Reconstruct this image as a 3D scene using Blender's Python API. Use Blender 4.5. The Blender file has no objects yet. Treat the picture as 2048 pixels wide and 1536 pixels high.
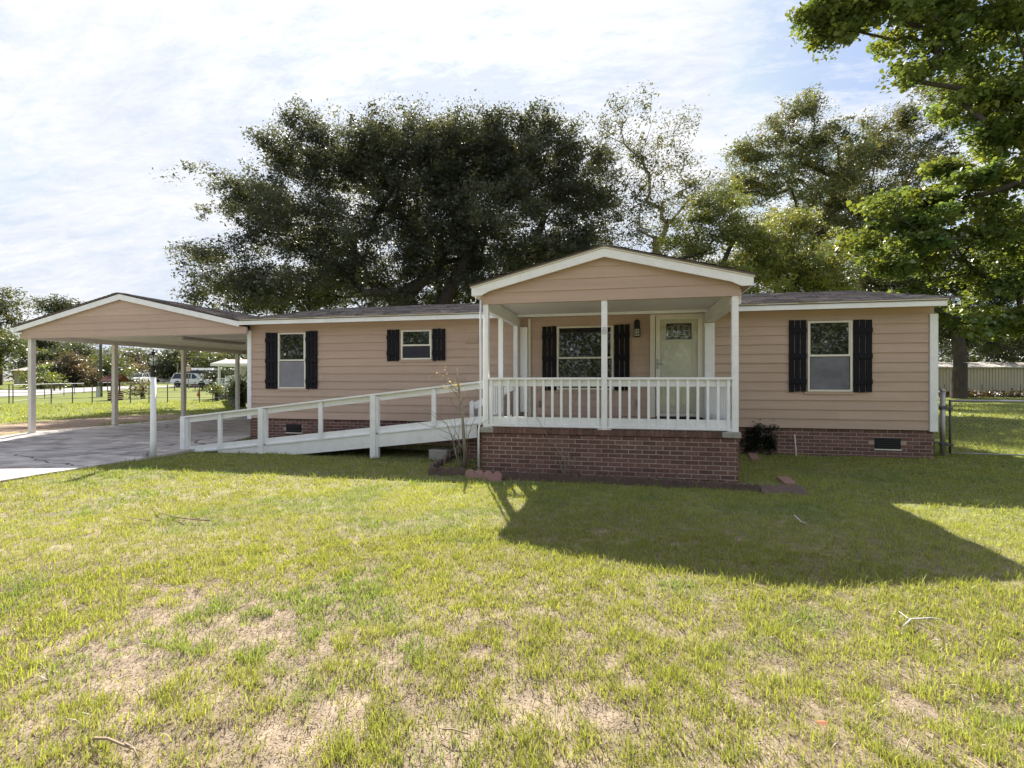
import bpy, math, random
import numpy as np
from mathutils import Vector

random.seed(7)
RNG = np.random.default_rng(11)
S = bpy.context.scene
COL = S.collection

# ------------------------------------------------------------------ camera
F_PX = 1030.0            # focal length in pixels of the 2048 wide photograph
YAW = 0.2200             # camera turned a little to the left of the house's depth axis
CAM_Z = 1.5
HOR = 761.0              # row of the horizon
cs, sn = math.cos(YAW), math.sin(YAW)
cam_d = bpy.data.cameras.new('camera')
cam = bpy.data.objects.new('camera', cam_d)
COL.objects.link(cam)
cam.location = (0, 0, CAM_Z)
cam.rotation_euler = (math.radians(90), 0, YAW)
cam_d.sensor_width = 36.0
cam_d.lens = F_PX / 2048.0 * 36.0
cam_d.shift_y = -(768 - HOR) / 2048.0
cam_d.clip_start = 0.05
cam_d.clip_end = 3000
S.camera = cam

# ------------------------------------------------------------------ light
SUN = Vector((-0.43, 1.086, 1.0)).normalized()
elev = math.asin(SUN.z)
azim = math.atan2(SUN.x, SUN.y)
sd = bpy.data.lights.new('sun', 'SUN')
sd.energy = 3.0
sd.angle = math.radians(0.5)
sd.color = (1.0, 0.95, 0.87)
so = bpy.data.objects.new('sun', sd)
COL.objects.link(so)
so.rotation_euler = SUN.to_track_quat('Z', 'Y').to_euler()
so.location = (-10, 30, 30)

w = bpy.data.worlds.new('World')
S.world = w
w.use_nodes = True
nt = w.node_tree
nt.nodes.clear()
def N(tree, typ, **kw):
    n = tree.nodes.new(typ)
    for k, v in kw.items():
        setattr(n, k, v)
    return n
def L(tree, a, b):
    tree.links.new(a, b)
wo = N(nt, 'ShaderNodeOutputWorld')
bg = N(nt, 'ShaderNodeBackground')
bg.inputs['Strength'].default_value = 0.12
sky = N(nt, 'ShaderNodeTexSky', sky_type='NISHITA', sun_disc=False)
sky.sun_elevation = elev
sky.sun_rotation = azim % (2 * math.pi)
sky.air_density = 1.0
sky.dust_density = 1.6
sky.ozone_density = 1.5
tc = N(nt, 'ShaderNodeTexCoord')
sep = N(nt, 'ShaderNodeSeparateXYZ')
L(nt, tc.outputs['Generated'], sep.inputs[0])
def M(tree, op, a, b=None, clamp=False):
    n = N(tree, 'ShaderNodeMath', operation=op)
    n.use_clamp = clamp
    for i, v in enumerate((a, b)):
        if v is None:
            continue
        if isinstance(v, (int, float)):
            n.inputs[i].default_value = v
        else:
            L(tree, v, n.inputs[i])
    return n.outputs[0]
zc = M(nt, 'MAXIMUM', sep.outputs['Z'], 0.0)
den = M(nt, 'ADD', zc, 0.22)
cx = M(nt, 'DIVIDE', sep.outputs['X'], den)
cy = M(nt, 'DIVIDE', sep.outputs['Y'], den)
comb = N(nt, 'ShaderNodeCombineXYZ')
L(nt, cx, comb.inputs[0]); L(nt, cy, comb.inputs[1])
mp = N(nt, 'ShaderNodeMapping')
mp.inputs['Rotation'].default_value = (0, 0, math.radians(-35))
mp.inputs['Scale'].default_value = (1.0, 2.3, 1)
mp.inputs['Location'].default_value = (3.1, 1.7, 0)
L(nt, comb.outputs[0], mp.inputs[0])
def noise(tree, vec, scale, detail=6, rough=0.6, dist=0.0):
    n = N(tree, 'ShaderNodeTexNoise')
    n.inputs['Scale'].default_value = scale
    n.inputs['Detail'].default_value = detail
    n.inputs['Roughness'].default_value = rough
    n.inputs['Distortion'].default_value = dist
    if vec is not None:
        L(tree, vec, n.inputs['Vector'])
    return n.outputs['Fac']
n1 = noise(nt, mp.outputs[0], 1.1, 9, 0.62, 0.5)
n2 = noise(nt, mp.outputs[0], 7.0, 6, 0.7, 0.6)
n3 = noise(nt, mp.outputs[0], 22.0, 4, 0.7, 0.2)
cl = M(nt, 'ADD', M(nt, 'MULTIPLY', n1, 0.6), M(nt, 'ADD', M(nt, 'MULTIPLY', n2, 0.28), M(nt, 'MULTIPLY', n3, 0.12)))
rp = N(nt, 'ShaderNodeMapRange')
rp.inputs['From Min'].default_value = 0.43
rp.inputs['From Max'].default_value = 0.57
rp.inputs['To Min'].default_value = 0.15
rp.inputs['To Max'].default_value = 1.0
L(nt, cl, rp.inputs['Value'])
# thin bright veil of high cloud lit from behind round the sun
dv = N(nt, 'ShaderNodeVectorMath', operation='DOT_PRODUCT')
dv.inputs[1].default_value = SUN
nrm = N(nt, 'ShaderNodeVectorMath', operation='NORMALIZE')
L(nt, tc.outputs['Generated'], nrm.inputs[0])
L(nt, nrm.outputs[0], dv.inputs[0])
dt = M(nt, 'MAXIMUM', dv.outputs['Value'], 0.0)
glow = M(nt, 'MULTIPLY', M(nt, 'POWER', dt, 22.0), 0.8)
cloudv = M(nt, 'ADD', glow, 1.80)
cc = N(nt, 'ShaderNodeCombineColor')
L(nt, M(nt, 'MULTIPLY', cloudv, 0.985), cc.inputs[0])
L(nt, M(nt, 'MULTIPLY', cloudv, 0.995), cc.inputs[1])
L(nt, M(nt, 'MULTIPLY', cloudv, 1.03), cc.inputs[2])
# clear sky, a little brightened as hazy summer air is
skb = N(nt, 'ShaderNodeMix', data_type='RGBA', blend_type='MULTIPLY')
skb.inputs['Factor'].default_value = 1.0
L(nt, sky.outputs[0], skb.inputs['A'])
skb.inputs['B'].default_value = (0.25, 0.27, 0.30, 1)
mx = N(nt, 'ShaderNodeMix', data_type='RGBA')
L(nt, rp.outputs[0], mx.inputs['Factor'])
cap = N(nt, 'ShaderNodeVectorMath', operation='MINIMUM')
L(nt, skb.outputs['Result'], cap.inputs[0]); cap.inputs[1].default_value = (1.32, 1.47, 1.72)
L(nt, cap.outputs[0], mx.inputs['A'])
L(nt, cc.outputs[0], mx.inputs['B'])
L(nt, mx.outputs['Result'], bg.inputs['Color'])
L(nt, bg.outputs[0], wo.inputs['Surface'])

S.view_settings.view_transform = 'Standard'
S.view_settings.look = 'None'
S.view_settings.exposure = 2.22
S.view_settings.gamma = 1.0
S.view_settings.use_curve_mapping = False
S.cycles.max_bounces = 6
S.cycles.diffuse_bounces = 3
S.cycles.glossy_bounces = 3
S.cycles.transparent_max_bounces = 8
S.cycles.use_denoising = True

# ------------------------------------------------------------------ measuring helpers
def ray(px):
    a = (px - 1024) / F_PX
    return a * cs - sn, a * sn + cs          # world X, Y per metre in front of the camera
def at(px, py, t):
    """the point t metres in front of the camera behind photo pixel px, py"""
    ux, uy = ray(px)
    return Vector((ux * t, uy * t, CAM_Z - (py - HOR) / F_PX * t))
def onY(px, py, Y):
    ux, uy = ray(px)
    return at(px, py, Y / uy)
def XZ(px, py, Y):
    p = onY(px, py, Y)
    return p.x, p.z

# ------------------------------------------------------------------ materials
def attr_ramp(tree, fac, stops):
    r = N(tree, 'ShaderNodeValToRGB')
    els = r.color_ramp.elements
    while len(els) < len(stops):
        els.new(0.5)
    for e, (p, c) in zip(els, stops):
        e.position = p
        e.color = (*c, 1)
    L(tree, fac, r.inputs[0])
    return r.outputs[0]
MATS = {}
def material(name, color, rough=0.6, var=0.12, scale=6.0, bump=0.0, bscale=40.0, metal=0.0, spec=0.4,
             stretch=None, objvar=0.0, dirt=None, attr=False, dirt_amt=0.5, dscale=1.5):
    if name in MATS:
        return MATS[name]
    m = bpy.data.materials.new(name)
    m.use_nodes = True
    t = m.node_tree
    b = t.nodes['Principled BSDF']
    b.inputs['Roughness'].default_value = rough
    b.inputs['Metallic'].default_value = metal
    b.inputs['Specular IOR Level'].default_value = spec
    co = N(t, 'ShaderNodeTexCoord')
    vec = co.outputs['Object']
    oi = N(t, 'ShaderNodeObjectInfo')
    mpn = N(t, 'ShaderNodeMapping')
    if stretch:
        mpn.inputs['Scale'].default_value = stretch
    L(t, vec, mpn.inputs[0])
    off = N(t, 'ShaderNodeCombineXYZ')
    L(t, M(t, 'MULTIPLY', oi.outputs['Random'], 37.0), off.inputs[0])
    L(t, M(t, 'MULTIPLY', oi.outputs['Random'], 91.0), off.inputs[2])
    L(t, off.outputs[0], mpn.inputs['Location'])
    nf = noise(t, mpn.outputs[0], scale, 6, 0.6)
    base = N(t, 'ShaderNodeMix', data_type='RGBA', blend_type='MULTIPLY')
    base.inputs['Factor'].default_value = 1.0
    if attr:
        at_ = N(t, 'ShaderNodeAttribute', attribute_name='Col')
        L(t, at_.outputs['Color'], base.inputs['A'])
    else:
        base.inputs['A'].default_value = (*color, 1)
    mr = N(t, 'ShaderNodeMapRange')
    mr.inputs['From Min'].default_value = 0.3
    mr.inputs['From Max'].default_value = 0.7
    mr.inputs['To Min'].default_value = 1 - var
    mr.inputs['To Max'].default_value = 1 + var
    L(t, nf, mr.inputs['Value'])
    v = mr.outputs[0]
    if objvar:
        v = M(t, 'MULTIPLY', v, M(t, 'ADD', M(t, 'MULTIPLY', oi.outputs['Random'], 2 * objvar), 1 - objvar))
    c3 = N(t, 'ShaderNodeCombineColor')
    for i in range(3):
        L(t, v, c3.inputs[i])
    L(t, c3.outputs[0], base.inputs['B'])
    out = base.outputs['Result']
    if dirt:
        nd = noise(t, vec, dscale, 7, 0.7, 0.4)
        mrd = N(t, 'ShaderNodeMapRange')
        mrd.inputs['From Min'].default_value = 0.5
        mrd.inputs['From Max'].default_value = 0.72
        mrd.inputs['To Max'].default_value = dirt_amt
        L(t, nd, mrd.inputs['Value'])
        md = N(t, 'ShaderNodeMix', data_type='RGBA')
        L(t, mrd.outputs[0], md.inputs['Factor'])
        L(t, out, md.inputs['A'])
        md.inputs['B'].default_value = (*dirt, 1)
        out = md.outputs['Result']
    L(t, out, b.inputs['Base Color'])
    if bump:
        bp = N(t, 'ShaderNodeBump')
        bp.inputs['Strength'].default_value = bump
        bp.inputs['Distance'].default_value = 0.01
        nb = noise(t, mpn.outputs[0], bscale, 5, 0.65)
        L(t, nb, bp.inputs['Height'])
        L(t, bp.outputs[0], b.inputs['Normal'])
    MATS[name] = m
    return m

def leaf_material(name, gloss=0.06, trans=0.4, tint=(1, 1, 1)):
    m = bpy.data.materials.new(name)
    m.use_nodes = True
    t = m.node_tree
    t.nodes.clear()
    o = N(t, 'ShaderNodeOutputMaterial')
    a = N(t, 'ShaderNodeAttribute', attribute_name='Col')
    d = N(t, 'ShaderNodeBsdfDiffuse')
    tr = N(t, 'ShaderNodeBsdfTranslucent')
    g = N(t, 'ShaderNodeBsdfGlossy')
    g.inputs['Roughness'].default_value = 0.38
    L(t, a.outputs['Color'], d.inputs[0])
    tm = N(t, 'ShaderNodeMix', data_type='RGBA', blend_type='MULTIPLY')
    tm.inputs['Factor'].default_value = 1
    L(t, a.outputs['Color'], tm.inputs['A'])
    tm.inputs['B'].default_value = (1.5 * tint[0], 1.35 * tint[1], 0.55 * tint[2], 1)
    L(t, tm.outputs['Result'], tr.inputs[0])
    m1 = N(t, 'ShaderNodeMixShader'); m1.inputs[0].default_value = trans
    L(t, d.outputs[0], m1.inputs[1]); L(t, tr.outputs[0], m1.inputs[2])
    m2 = N(t, 'ShaderNodeMixShader'); m2.inputs[0].default_value = gloss
    L(t, m1.outputs[0], m2.inputs[1]); L(t, g.outputs[0], m2.inputs[2])
    L(t, m2.outputs[0], o.inputs[0])
    return m

SIDING = material('tan painted lap siding', (0.54, 0.398, 0.314), 0.62, 0.07, 3.0, 0.3, 60, stretch=(0.25, 1, 4), objvar=0.05,
                  dirt=(0.33, 0.24, 0.19), dirt_amt=0.22, dscale=0.9)
WHITE = material('white exterior paint', (0.91, 0.92, 0.94), 0.5, 0.03, 5, 0.15, 50, dirt=(0.55, 0.54, 0.5), dirt_amt=0.3, dscale=3.2)
CREAM = material('cream painted trim', (0.82, 0.78, 0.68), 0.5, 0.05, 5, 0.1, 50)
CEIL = material('pale grey soffit board', (0.78, 0.74, 0.67), 0.6, 0.05, 2, 0.1, 30)
CPOST = material('greyed white carport post', (0.74, 0.70, 0.65), 0.6, 0.08, 4, 0.15, 40)
NAVY = material('black navy shutter paint', (0.008, 0.008, 0.014), 0.6, 0.25, 8, 0.2, 60, stretch=(4, 1, 0.5), spec=0.2)
SHINGLE = material('brown grey asphalt shingle', (0.1, 0.08, 0.08), 0.95, 0.3, 30, 0.5, 120, attr=True, spec=0.1)
ROOFBASE = material('roofing felt edge', (0.16, 0.135, 0.12), 0.9, 0.2, 10)
BRICK = material('dark red brick', (0.175, 0.096, 0.08), 0.85, 0.22, 22, 0.5, 90, objvar=0.28, dirt=(0.23, 0.15, 0.13), dirt_amt=0.45, dscale=9, spec=0.2)
MORTAR = material('buff mortar', (0.43, 0.345, 0.305), 0.95, 0.12, 20, 0.4, 150, dirt=(0.28, 0.2, 0.17), dirt_amt=0.45, dscale=3)
CONC = material('weathered concrete', (0.36, 0.34, 0.32), 0.9, 0.15, 12, 0.3, 80, dirt=(0.2, 0.18, 0.17), dirt_amt=0.5, dscale=4)
METAL = material('galvanised steel', (0.42, 0.43, 0.44), 0.45, 0.15, 10, 0.1, 60, metal=0.75)
BLACKM = material('black metal', (0.015, 0.014, 0.013), 0.45, 0.1, 10)
BLACKV = material('dark vent louvre', (0.012, 0.012, 0.014), 0.7, 0.1, 10)
BARK = material('grey brown bark', (0.075, 0.06, 0.05), 0.95, 0.35, 6, 0.8, 14, stretch=(1, 1, 0.3))
BARKL = material('pale bark', (0.3, 0.26, 0.2), 0.9, 0.3, 9, 0.6, 20, stretch=(1, 1, 0.3))
LEAF = leaf_material('leaf', 0.07, 0.38)
GRASS = leaf_material('grass blade', 0.03, 0.42)
THATCH = leaf_material('dry thatch', 0.0, 0.15)

def glass_mat(name, color=(0.012, 0.014, 0.014), ior=1.9, rough=0.02):
    m = bpy.data.materials.new(name); m.use_nodes = True
    t = m.node_tree
    b = t.nodes['Principled BSDF']
    b.inputs['Base Color'].default_value = (*color, 1)
    b.inputs['Roughness'].default_value = rough
    b.inputs['IOR'].default_value = ior
    co = N(t, 'ShaderNodeTexCoord')
    nb = noise(t, co.outputs['Object'], 2.2, 2, 0.5)
    bp = N(t, 'ShaderNodeBump'); bp.inputs['Strength'].default_value = 0.03; bp.inputs['Distance'].default_value = 0.01
    L(t, nb, bp.inputs['Height']); L(t, bp.outputs[0], b.inputs['Normal'])
    return m
GLASS = glass_mat('dark window glass')
CARGLASS = glass_mat('car glass', (0.03, 0.035, 0.04), 1.6, 0.05)
def thin_glass(name):
    m = bpy.data.materials.new(name); m.use_nodes = True
    t = m.node_tree; t.nodes.clear()
    o = N(t, 'ShaderNodeOutputMaterial')
    tr = N(t, 'ShaderNodeBsdfTransparent'); tr.inputs[0].default_value = (0.95, 0.96, 0.93, 1)
    g = N(t, 'ShaderNodeBsdfGlossy'); g.inputs['Roughness'].default_value = 0.03
    f = N(t, 'ShaderNodeLayerWeight'); f.inputs['Blend'].default_value = 0.5
    mxn = N(t, 'ShaderNodeMixShader')
    L(t, M(t, 'ADD', M(t, 'MULTIPLY', M(t, 'POWER', f.outputs['Facing'], 4.0), 0.6), 0.07), mxn.inputs[0]); L(t, tr.outputs[0], mxn.inputs[1]); L(t, g.outputs[0], mxn.inputs[2])
    L(t, mxn.outputs[0], o.inputs[0])
    return m
CLEAR = thin_glass('clear storm door glass')
SCREEN = material('grey insect screen', (0.19, 0.19, 0.215), 0.8, 0.12, 3, 0.2, 200, spec=0.3, dirt=(0.05, 0.05, 0.06), dirt_amt=0.5, dscale=1.6)  # dirt strengthened to put the crease's shade into the screen colour
SCREENL = material('pale curtain behind insect screen', (0.26, 0.26, 0.29), 0.8, 0.12, 3, 0.2, 200, spec=0.3, dirt=(0.16, 0.16, 0.19), dirt_amt=0.5, dscale=1.6)

# ------------------------------------------------------------------ objects
def wloc(o):
    v = Vector((0, 0, 0))
    while o is not None:
        v += o.location
        o = o.parent
    return v
def tag(o, label=None, cat=None, group=None, kind=None):
    if label: o['label'] = label
    if cat: o['category'] = cat
    if group: o['group'] = group
    if kind: o['kind'] = kind
    return o
def thing(name, label, cat, loc, group=None):
    o = bpy.data.objects.new(name, None)
    o.empty_display_size = 0.2
    COL.objects.link(o)
    o.location = loc
    return tag(o, label, cat, group)
class MB:
    def __init__(s):
        s.v = []; s.f = []
    def add(s, vs, fs):
        k = len(s.v)
        s.v += [tuple(p) for p in vs]
        s.f += [tuple(i + k for i in f) for f in fs]
        return s
    def box(s, x0, x1, y0, y1, z0, z1):
        return s.add([(x0, y0, z0), (x1, y0, z0), (x1, y1, z0), (x0, y1, z0), (x0, y0, z1), (x1, y0, z1), (x1, y1, z1), (x0, y1, z1)],
                     [(0, 3, 2, 1), (4, 5, 6, 7), (0, 1, 5, 4), (1, 2, 6, 5), (2, 3, 7, 6), (3, 0, 4, 7)])
    def hexa(s, p):
        return s.add(p, [(0, 3, 2, 1), (4, 5, 6, 7), (0, 1, 5, 4), (1, 2, 6, 5), (2, 3, 7, 6), (3, 0, 4, 7)])
    def prism(s, poly, d):
        """poly: 3d points in order, extruded by vector d"""
        n = len(poly)
        d = Vector(d)
        vs = [Vector(p) for p in poly] + [Vector(p) + d for p in poly]
        fs = [tuple(range(n))[::-1], tuple(range(n, 2 * n))]
        fs += [(i, (i + 1) % n, (i + 1) % n + n, i + n) for i in range(n)]
        return s.add(vs, fs)
    def beam(s, a, b, wdt, h, up=(0, 0, 1)):
        a, b = Vector(a), Vector(b)
        d = (b - a).normalized()
        u = Vector(up)
        side = d.cross(u)
        if side.length < 1e-4:
            side = Vector((1, 0, 0))
        side.normalize()
        u = side.cross(d).normalized()
        p = []
        for q in (a, b):
            for sx, sz in ((-1, -1), (1, -1), (1, 1), (-1, 1)):
                p.append(q + side * sx * wdt / 2 + u * sz * h / 2)
        return s.add(p, [(0, 1, 2, 3), (7, 6, 5, 4), (0, 4, 5, 1), (1, 5, 6, 2), (2, 6, 7, 3), (3, 7, 4, 0)])
    def tube(s, pts, rad, n=6, cap=True):
        pts = [Vector(p) for p in pts]
        if isinstance(rad, (int, float)):
            rad = [rad] * len(pts)
        rings = []
        ref = Vector((0.31, 0.17, 0.93))
        for i, p in enumerate(pts):
            d = (pts[min(i + 1, len(pts) - 1)] - pts[max(i - 1, 0)]).normalized()
            a = d.cross(ref)
            if a.length < 0.05:
                a = d.cross(Vector((1, 0, 0)))
            a.normalize(); b = d.cross(a)
            rings.append([p + (a * math.cos(q) + b * math.sin(q)) * rad[i] for q in [2 * math.pi * k / n for k in range(n)]])
        vs = [p for r in rings for p in r]
        fs = []
        for i in range(len(pts) - 1):
            for k in range(n):
                k2 = (k + 1) % n
                fs.append((i * n + k, i * n + k2, (i + 1) * n + k2, (i + 1) * n + k))
        if cap:
            fs.append(tuple(range(n))[::-1]); fs.append(tuple(range((len(pts) - 1) * n, len(pts) * n)))
        return s.add(vs, fs)
    def lathe(s, c, prof, n=12):
        c = Vector(c)
        vs = []
        for r, z in prof:
            vs += [c + Vector((r * math.cos(2 * math.pi * k / n), r * math.sin(2 * math.pi * k / n), z)) for k in range(n)]
        fs = []
        for i in range(len(prof) - 1):
            for k in range(n):
                k2 = (k + 1) % n
                fs.append((i * n + k, i * n + k2, (i + 1) * n + k2, (i + 1) * n + k))
        fs.append(tuple(range(n))[::-1]); fs.append(tuple(range((len(prof) - 1) * n, len(prof) * n)))
        return s.add(vs, fs)
    def build(s, name, mat, parent=None, smooth=False, bevel=0.0):
        off = wloc(parent)
        me = bpy.data.meshes.new(name)
        me.from_pydata([tuple(Vector(p) - off) for p in s.v], [], s.f)
        me.update()
        me.materials.append(mat)
        if smooth:
            me.polygons.foreach_set('use_smooth', [True] * len(me.polygons))
        o = bpy.data.objects.new(name, me)
        COL.objects.link(o)
        o.parent = parent
        if bevel:
            md = o.modifiers.new('bevel', 'BEVEL'); md.width = bevel; md.segments = 1; md.limit_method = 'ANGLE'
        return o
def np_mesh(name, verts, quads, mat, parent=None, colors=None, tris=None, loc=None):
    """big mesh straight from arrays; colors per vertex"""
    off = np.array(loc if loc is not None else wloc(parent), dtype=np.float32)
    me = bpy.data.meshes.new(name)
    verts = np.asarray(verts, dtype=np.float32).reshape(-1, 3) - off
    parts = []
    nq = 0 if quads is None else len(quads)
    ntr = 0 if tris is None else len(tris)
    me.vertices.add(len(verts)); me.vertices.foreach_set('co', verts.ravel())
    loops = []
    if nq: loops.append(np.asarray(quads, dtype=np.int32).ravel())
    if ntr: loops.append(np.asarray(tris, dtype=np.int32).ravel())
    lp = np.concatenate(loops)
    me.loops.add(len(lp)); me.loops.foreach_set('vertex_index', lp)
    me.polygons.add(nq + ntr)
    starts = np.concatenate([np.arange(nq) * 4, nq * 4 + np.arange(ntr) * 3]).astype(np.int32)
    me.polygons.foreach_set('loop_start', starts)
    me.update(calc_edges=True)
    if colors is not None:
        ca = me.color_attributes.new('Col', 'FLOAT_COLOR', 'POINT')
        c4 = np.ones((len(verts), 4), dtype=np.float32); c4[:, :3] = colors
        ca.data.foreach_set('color', c4.ravel())
    me.materials.append(mat)
    o = bpy.data.objects.new(name, me)
    COL.objects.link(o)
    o.parent = parent
    if parent is None and loc is not None:
        o.location = loc
    return o
def inst(name, me, loc, parent, rot=None, scale=None):
    o = bpy.data.objects.new(name, me)
    COL.objects.link(o)
    o.parent = parent
    o.location = Vector(loc) - wloc(parent)
    if rot: o.rotation_euler = rot
    if scale: o.scale = scale
    return o
def box_mesh(name, dx, dy, dz, mat, ch=0.0):
    """box centred on its origin with slightly chamfered front edges"""
    me = bpy.data.meshes.new(name)
    x, y, z = dx / 2, dy / 2, dz / 2
    c = ch
    v = [(-x, y, -z), (x, y, -z), (x, y, z), (-x, y, z), (-x, -y + c, -z), (x, -y + c, -z), (x, -y + c, z), (-x, -y + c, z)]
    f = [(0, 1, 2, 3), (4, 5, 1, 0), (5, 6, 2, 1), (6, 7, 3, 2), (7, 4, 0, 3)]
    if c:
        v += [(-x + c, -y, -z + c), (x - c, -y, -z + c), (x - c, -y, z - c), (-x + c, -y, z - c)]
        f += [(8, 9, 5, 4), (9, 10, 6, 5), (10, 11, 7, 6), (11, 8, 4, 7), (11, 10, 9, 8)]
    else:
        f += [(7, 6, 5, 4)]
    me.from_pydata(v, [], f); me.update()
    me.materials.append(mat)
    return me
def smooth01(x):
    x = np.clip(x, 0, 1)
    return x * x * (3 - 2 * x)
# value noise on the plane, used both for the lawn's bare spots and for its blades
_tab = np.random.default_rng(5).random((256, 256))
def vnoise(x, y, s):
    x = np.asarray(x) / s + 57.3; y = np.asarray(y) / s + 91.7
    xi = np.floor(x).astype(int); yi = np.floor(y).astype(int)
    fx = smooth01(x - xi); fy = smooth01(y - yi)
    a = _tab[xi % 256, yi % 256]; b = _tab[(xi + 1) % 256, yi % 256]
    c = _tab[xi % 256, (yi + 1) % 256]; d = _tab[(xi + 1) % 256, (yi + 1) % 256]
    return (a * (1 - fx) + b * fx) * (1 - fy) + (c * (1 - fx) + d * fx) * fy
def fbm(x, y, s, o=4):
    r = 0; a = 1; t = 0
    for i in range(o):
        r = r + a * vnoise(x, y, s / 2 ** i); t += a; a *= 0.55
    return r / t
def gz(x, y):
    x = np.asarray(x, dtype=float); y = np.asarray(y, dtype=float)
    h = 0.09 * smooth01((y - 8.9) / 1.9)
    near = np.clip(1 - np.abs(y) / 60, 0, 1)
    return h + (fbm(x, y, 1.6, 4) - 0.5) * 0.05 * near + zfar(x, y)
def zfar(x, y):
    """the land climbs gently beyond the far fences"""
    return 0.9 * smooth01((np.hypot(x, y) - 50) / 45)
def g1(x, y):
    return float(gz(x, y))

# ------------------------------------------------------------------ ground
def bareness(x, y):
    x = np.asarray(x); y = np.asarray(y)
    u = x * 0.86 - y * 0.5; v = x * 0.5 + y * 0.86
    n = 0.42 * fbm(u * 0.5, v, 0.62, 4) + 0.58 * fbm(x + 31, y + 7, 0.17, 3)
    thr = 0.60 + 0 * x
    thr = thr - 0.21 * np.exp(-((x + 2.1) / 1.3) ** 2 - ((y - 2.5) / 1.0) ** 2)
    thr = thr - 0.10 * np.exp(-((x + 3.2) / 1.1) ** 2 - ((y - 4.0) / 0.7) ** 2)
    thr = thr - 0.16 * np.exp(-((x + 1.7) / 0.55) ** 2 - ((y - 5.0) / 0.3) ** 2)
    thr = thr - 0.03 * np.exp(-((x - 1.4) / 1.6) ** 2 - ((y - 1.9) / 0.6) ** 2)
    thr = thr + 0.035 * np.clip((y - 2.8) / 1.2, 0, 1) + 0.05 * np.clip((y - 5) / 3, 0, 1) + 0.05 * np.clip((x - 0.5) / 2, 0, 1) * np.clip((y - 3.2) / 1, 0, 1)
    return smooth01((n - thr) / 0.11)
def dirt_track(x, y):
    """sandy track beyond the slab on the left"""
    d = np.abs(x + 17.6 + 0.12 * (y - 12)) / 1.9 + (fbm(x, y, 1.5, 3) - 0.5) * 0.9
    return smooth01((1.05 - d) / 0.35) * smooth01((y - 9.6) / 1.0) * smooth01((19.5 - y) / 3)
def axis(lo, hi, step, far, k=1.13, mid=None):
    a = list(np.arange(lo, hi + 1e-6, step))
    if mid: a = list(np.arange(lo, mid[0], step)) + list(np.arange(mid[0], mid[1], mid[2])) + list(np.arange(mid[1], hi + 1e-6, step))
    d = step
    while a[-1] < far:
        d *= k; a.append(a[-1] + d)
    d = step
    while a[0] > -far:
        d *= k; a.insert(0, a[0] - d)
    return np.array(a)
ax_ = axis(-11, 10, 0.09, 900, mid=(-5, 3.4, 0.045))
ay_ = axis(0.5, 11, 0.09, 900, mid=(1.4, 5.5, 0.045))
GX, GY = np.meshgrid(ax_, ay_)
fine = np.clip((14 - np.hypot(GX, GY - 5)) / 6, 0, 1)
Bm = bareness(GX, GY)
GZ = gz(GX, GY) + (fbm(GX, GY, 0.16, 3) - 0.5) * 0.034 * fine - Bm * 0.008 * fine
nx, ny = len(ax_), len(ay_)
idx = np.arange(nx * ny).reshape(ny, nx)
Q = np.stack([idx[:-1, :-1], idx[:-1, 1:], idx[1:, 1:], idx[1:, :-1]], -1).reshape(-1, 4)
near = np.clip(1 - np.maximum(np.hypot(GX, GY) - 9, 0) / 5, 0, 1)[..., None]
mt_ = smooth01((fbm(GX + 4, GY, 0.9, 4) - .38) / .25)[..., None]
thatch = (np.array([0.20, 0.158, 0.105]) * (1 - mt_) + np.array([0.26, 0.207, 0.148]) * mt_) * (0.75 + 0.5 * fbm(GX, GY, 0.2, 3))[..., None]
turf = np.array([0.135, 0.155, 0.035]) * (0.75 + 0.55 * fbm(GX, GY, 2.5, 4))[..., None]
sand = np.array([0.29, 0.228, 0.168]) * (0.8 + 0.4 * fbm(GX + 9, GY, 0.12, 3))[..., None]
gr_ = (np.clip((GY - 2.6) / 2.2, 0, 1) * (0.55 + 0.45 * np.clip((GY - 5) / 2, 0, 1)) * (0.65 + 0.35 * np.clip((GX + 4) / 3, 0, 1)))[..., None]
thatch = thatch * (1 - gr_) + np.array([0.165, 0.172, 0.07]) * (0.75 + 0.5 * fbm(GX, GY, 0.25, 3))[..., None] * gr_
cg = thatch * near + turf * (1 - near)
bb = np.clip(Bm, 0, 1)[..., None] * np.clip(near + 0.15, 0, 1)
cg = cg * (1 - bb) + sand * bb
tr_ = dirt_track(GX, GY)[..., None]
cg = cg * (1 - tr_) + np.array([0.33, 0.24, 0.175]) * tr_
GROUNDM = material('lawn soil', (0.2, 0.2, 0.1), 0.97, 0.3, 9, 0.6, 45, attr=True, spec=0.1)
ground = np_mesh('ground', np.stack([GX, GY, GZ], -1).reshape(-1, 3), Q, GROUNDM, colors=cg.reshape(-1, 3))
ground['kind'] = 'structure'

# road and paler verge, far left
def sheet(name, pts, z, mat, kind='structure'):
    o = MB().add([(x, y, z) for x, y in pts], [tuple(range(len(pts)))]).build(name, mat)
    return tag(o, kind=kind)
ROADM = material('pale worn asphalt road', (0.29, 0.275, 0.27), 0.9, 0.1, 0.6, 0.2, 10, dirt=(0.2, 0.19, 0.18), dirt_amt=0.4, dscale=0.15)
def ground_at_z(px, py, z=0.09):
    t = (CAM_Z - z) * F_PX / (py - HOR)
    return at(px, py, t)
rp_n = [(-260, 801), (-60, 797), (60, 792.5), (130, 787), (175, 784), (240, 780), (300, 776), (420, 773.5), (560, 773)]
rp_f = [(560, 771), (420, 771.3), (300, 772.2), (240, 773.5), (175, 776), (100, 778.5), (0, 781.5), (-150, 786), (-260, 789)]
def ground_hit(px, py):
    lo = 5.0; t = lo
    while t < 400:
        q_ = at(px, py, t)
        if q_.z < 0.09 + float(zfar(q_.x, q_.y)): return q_
        t += 0.5
    return q_
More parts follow.
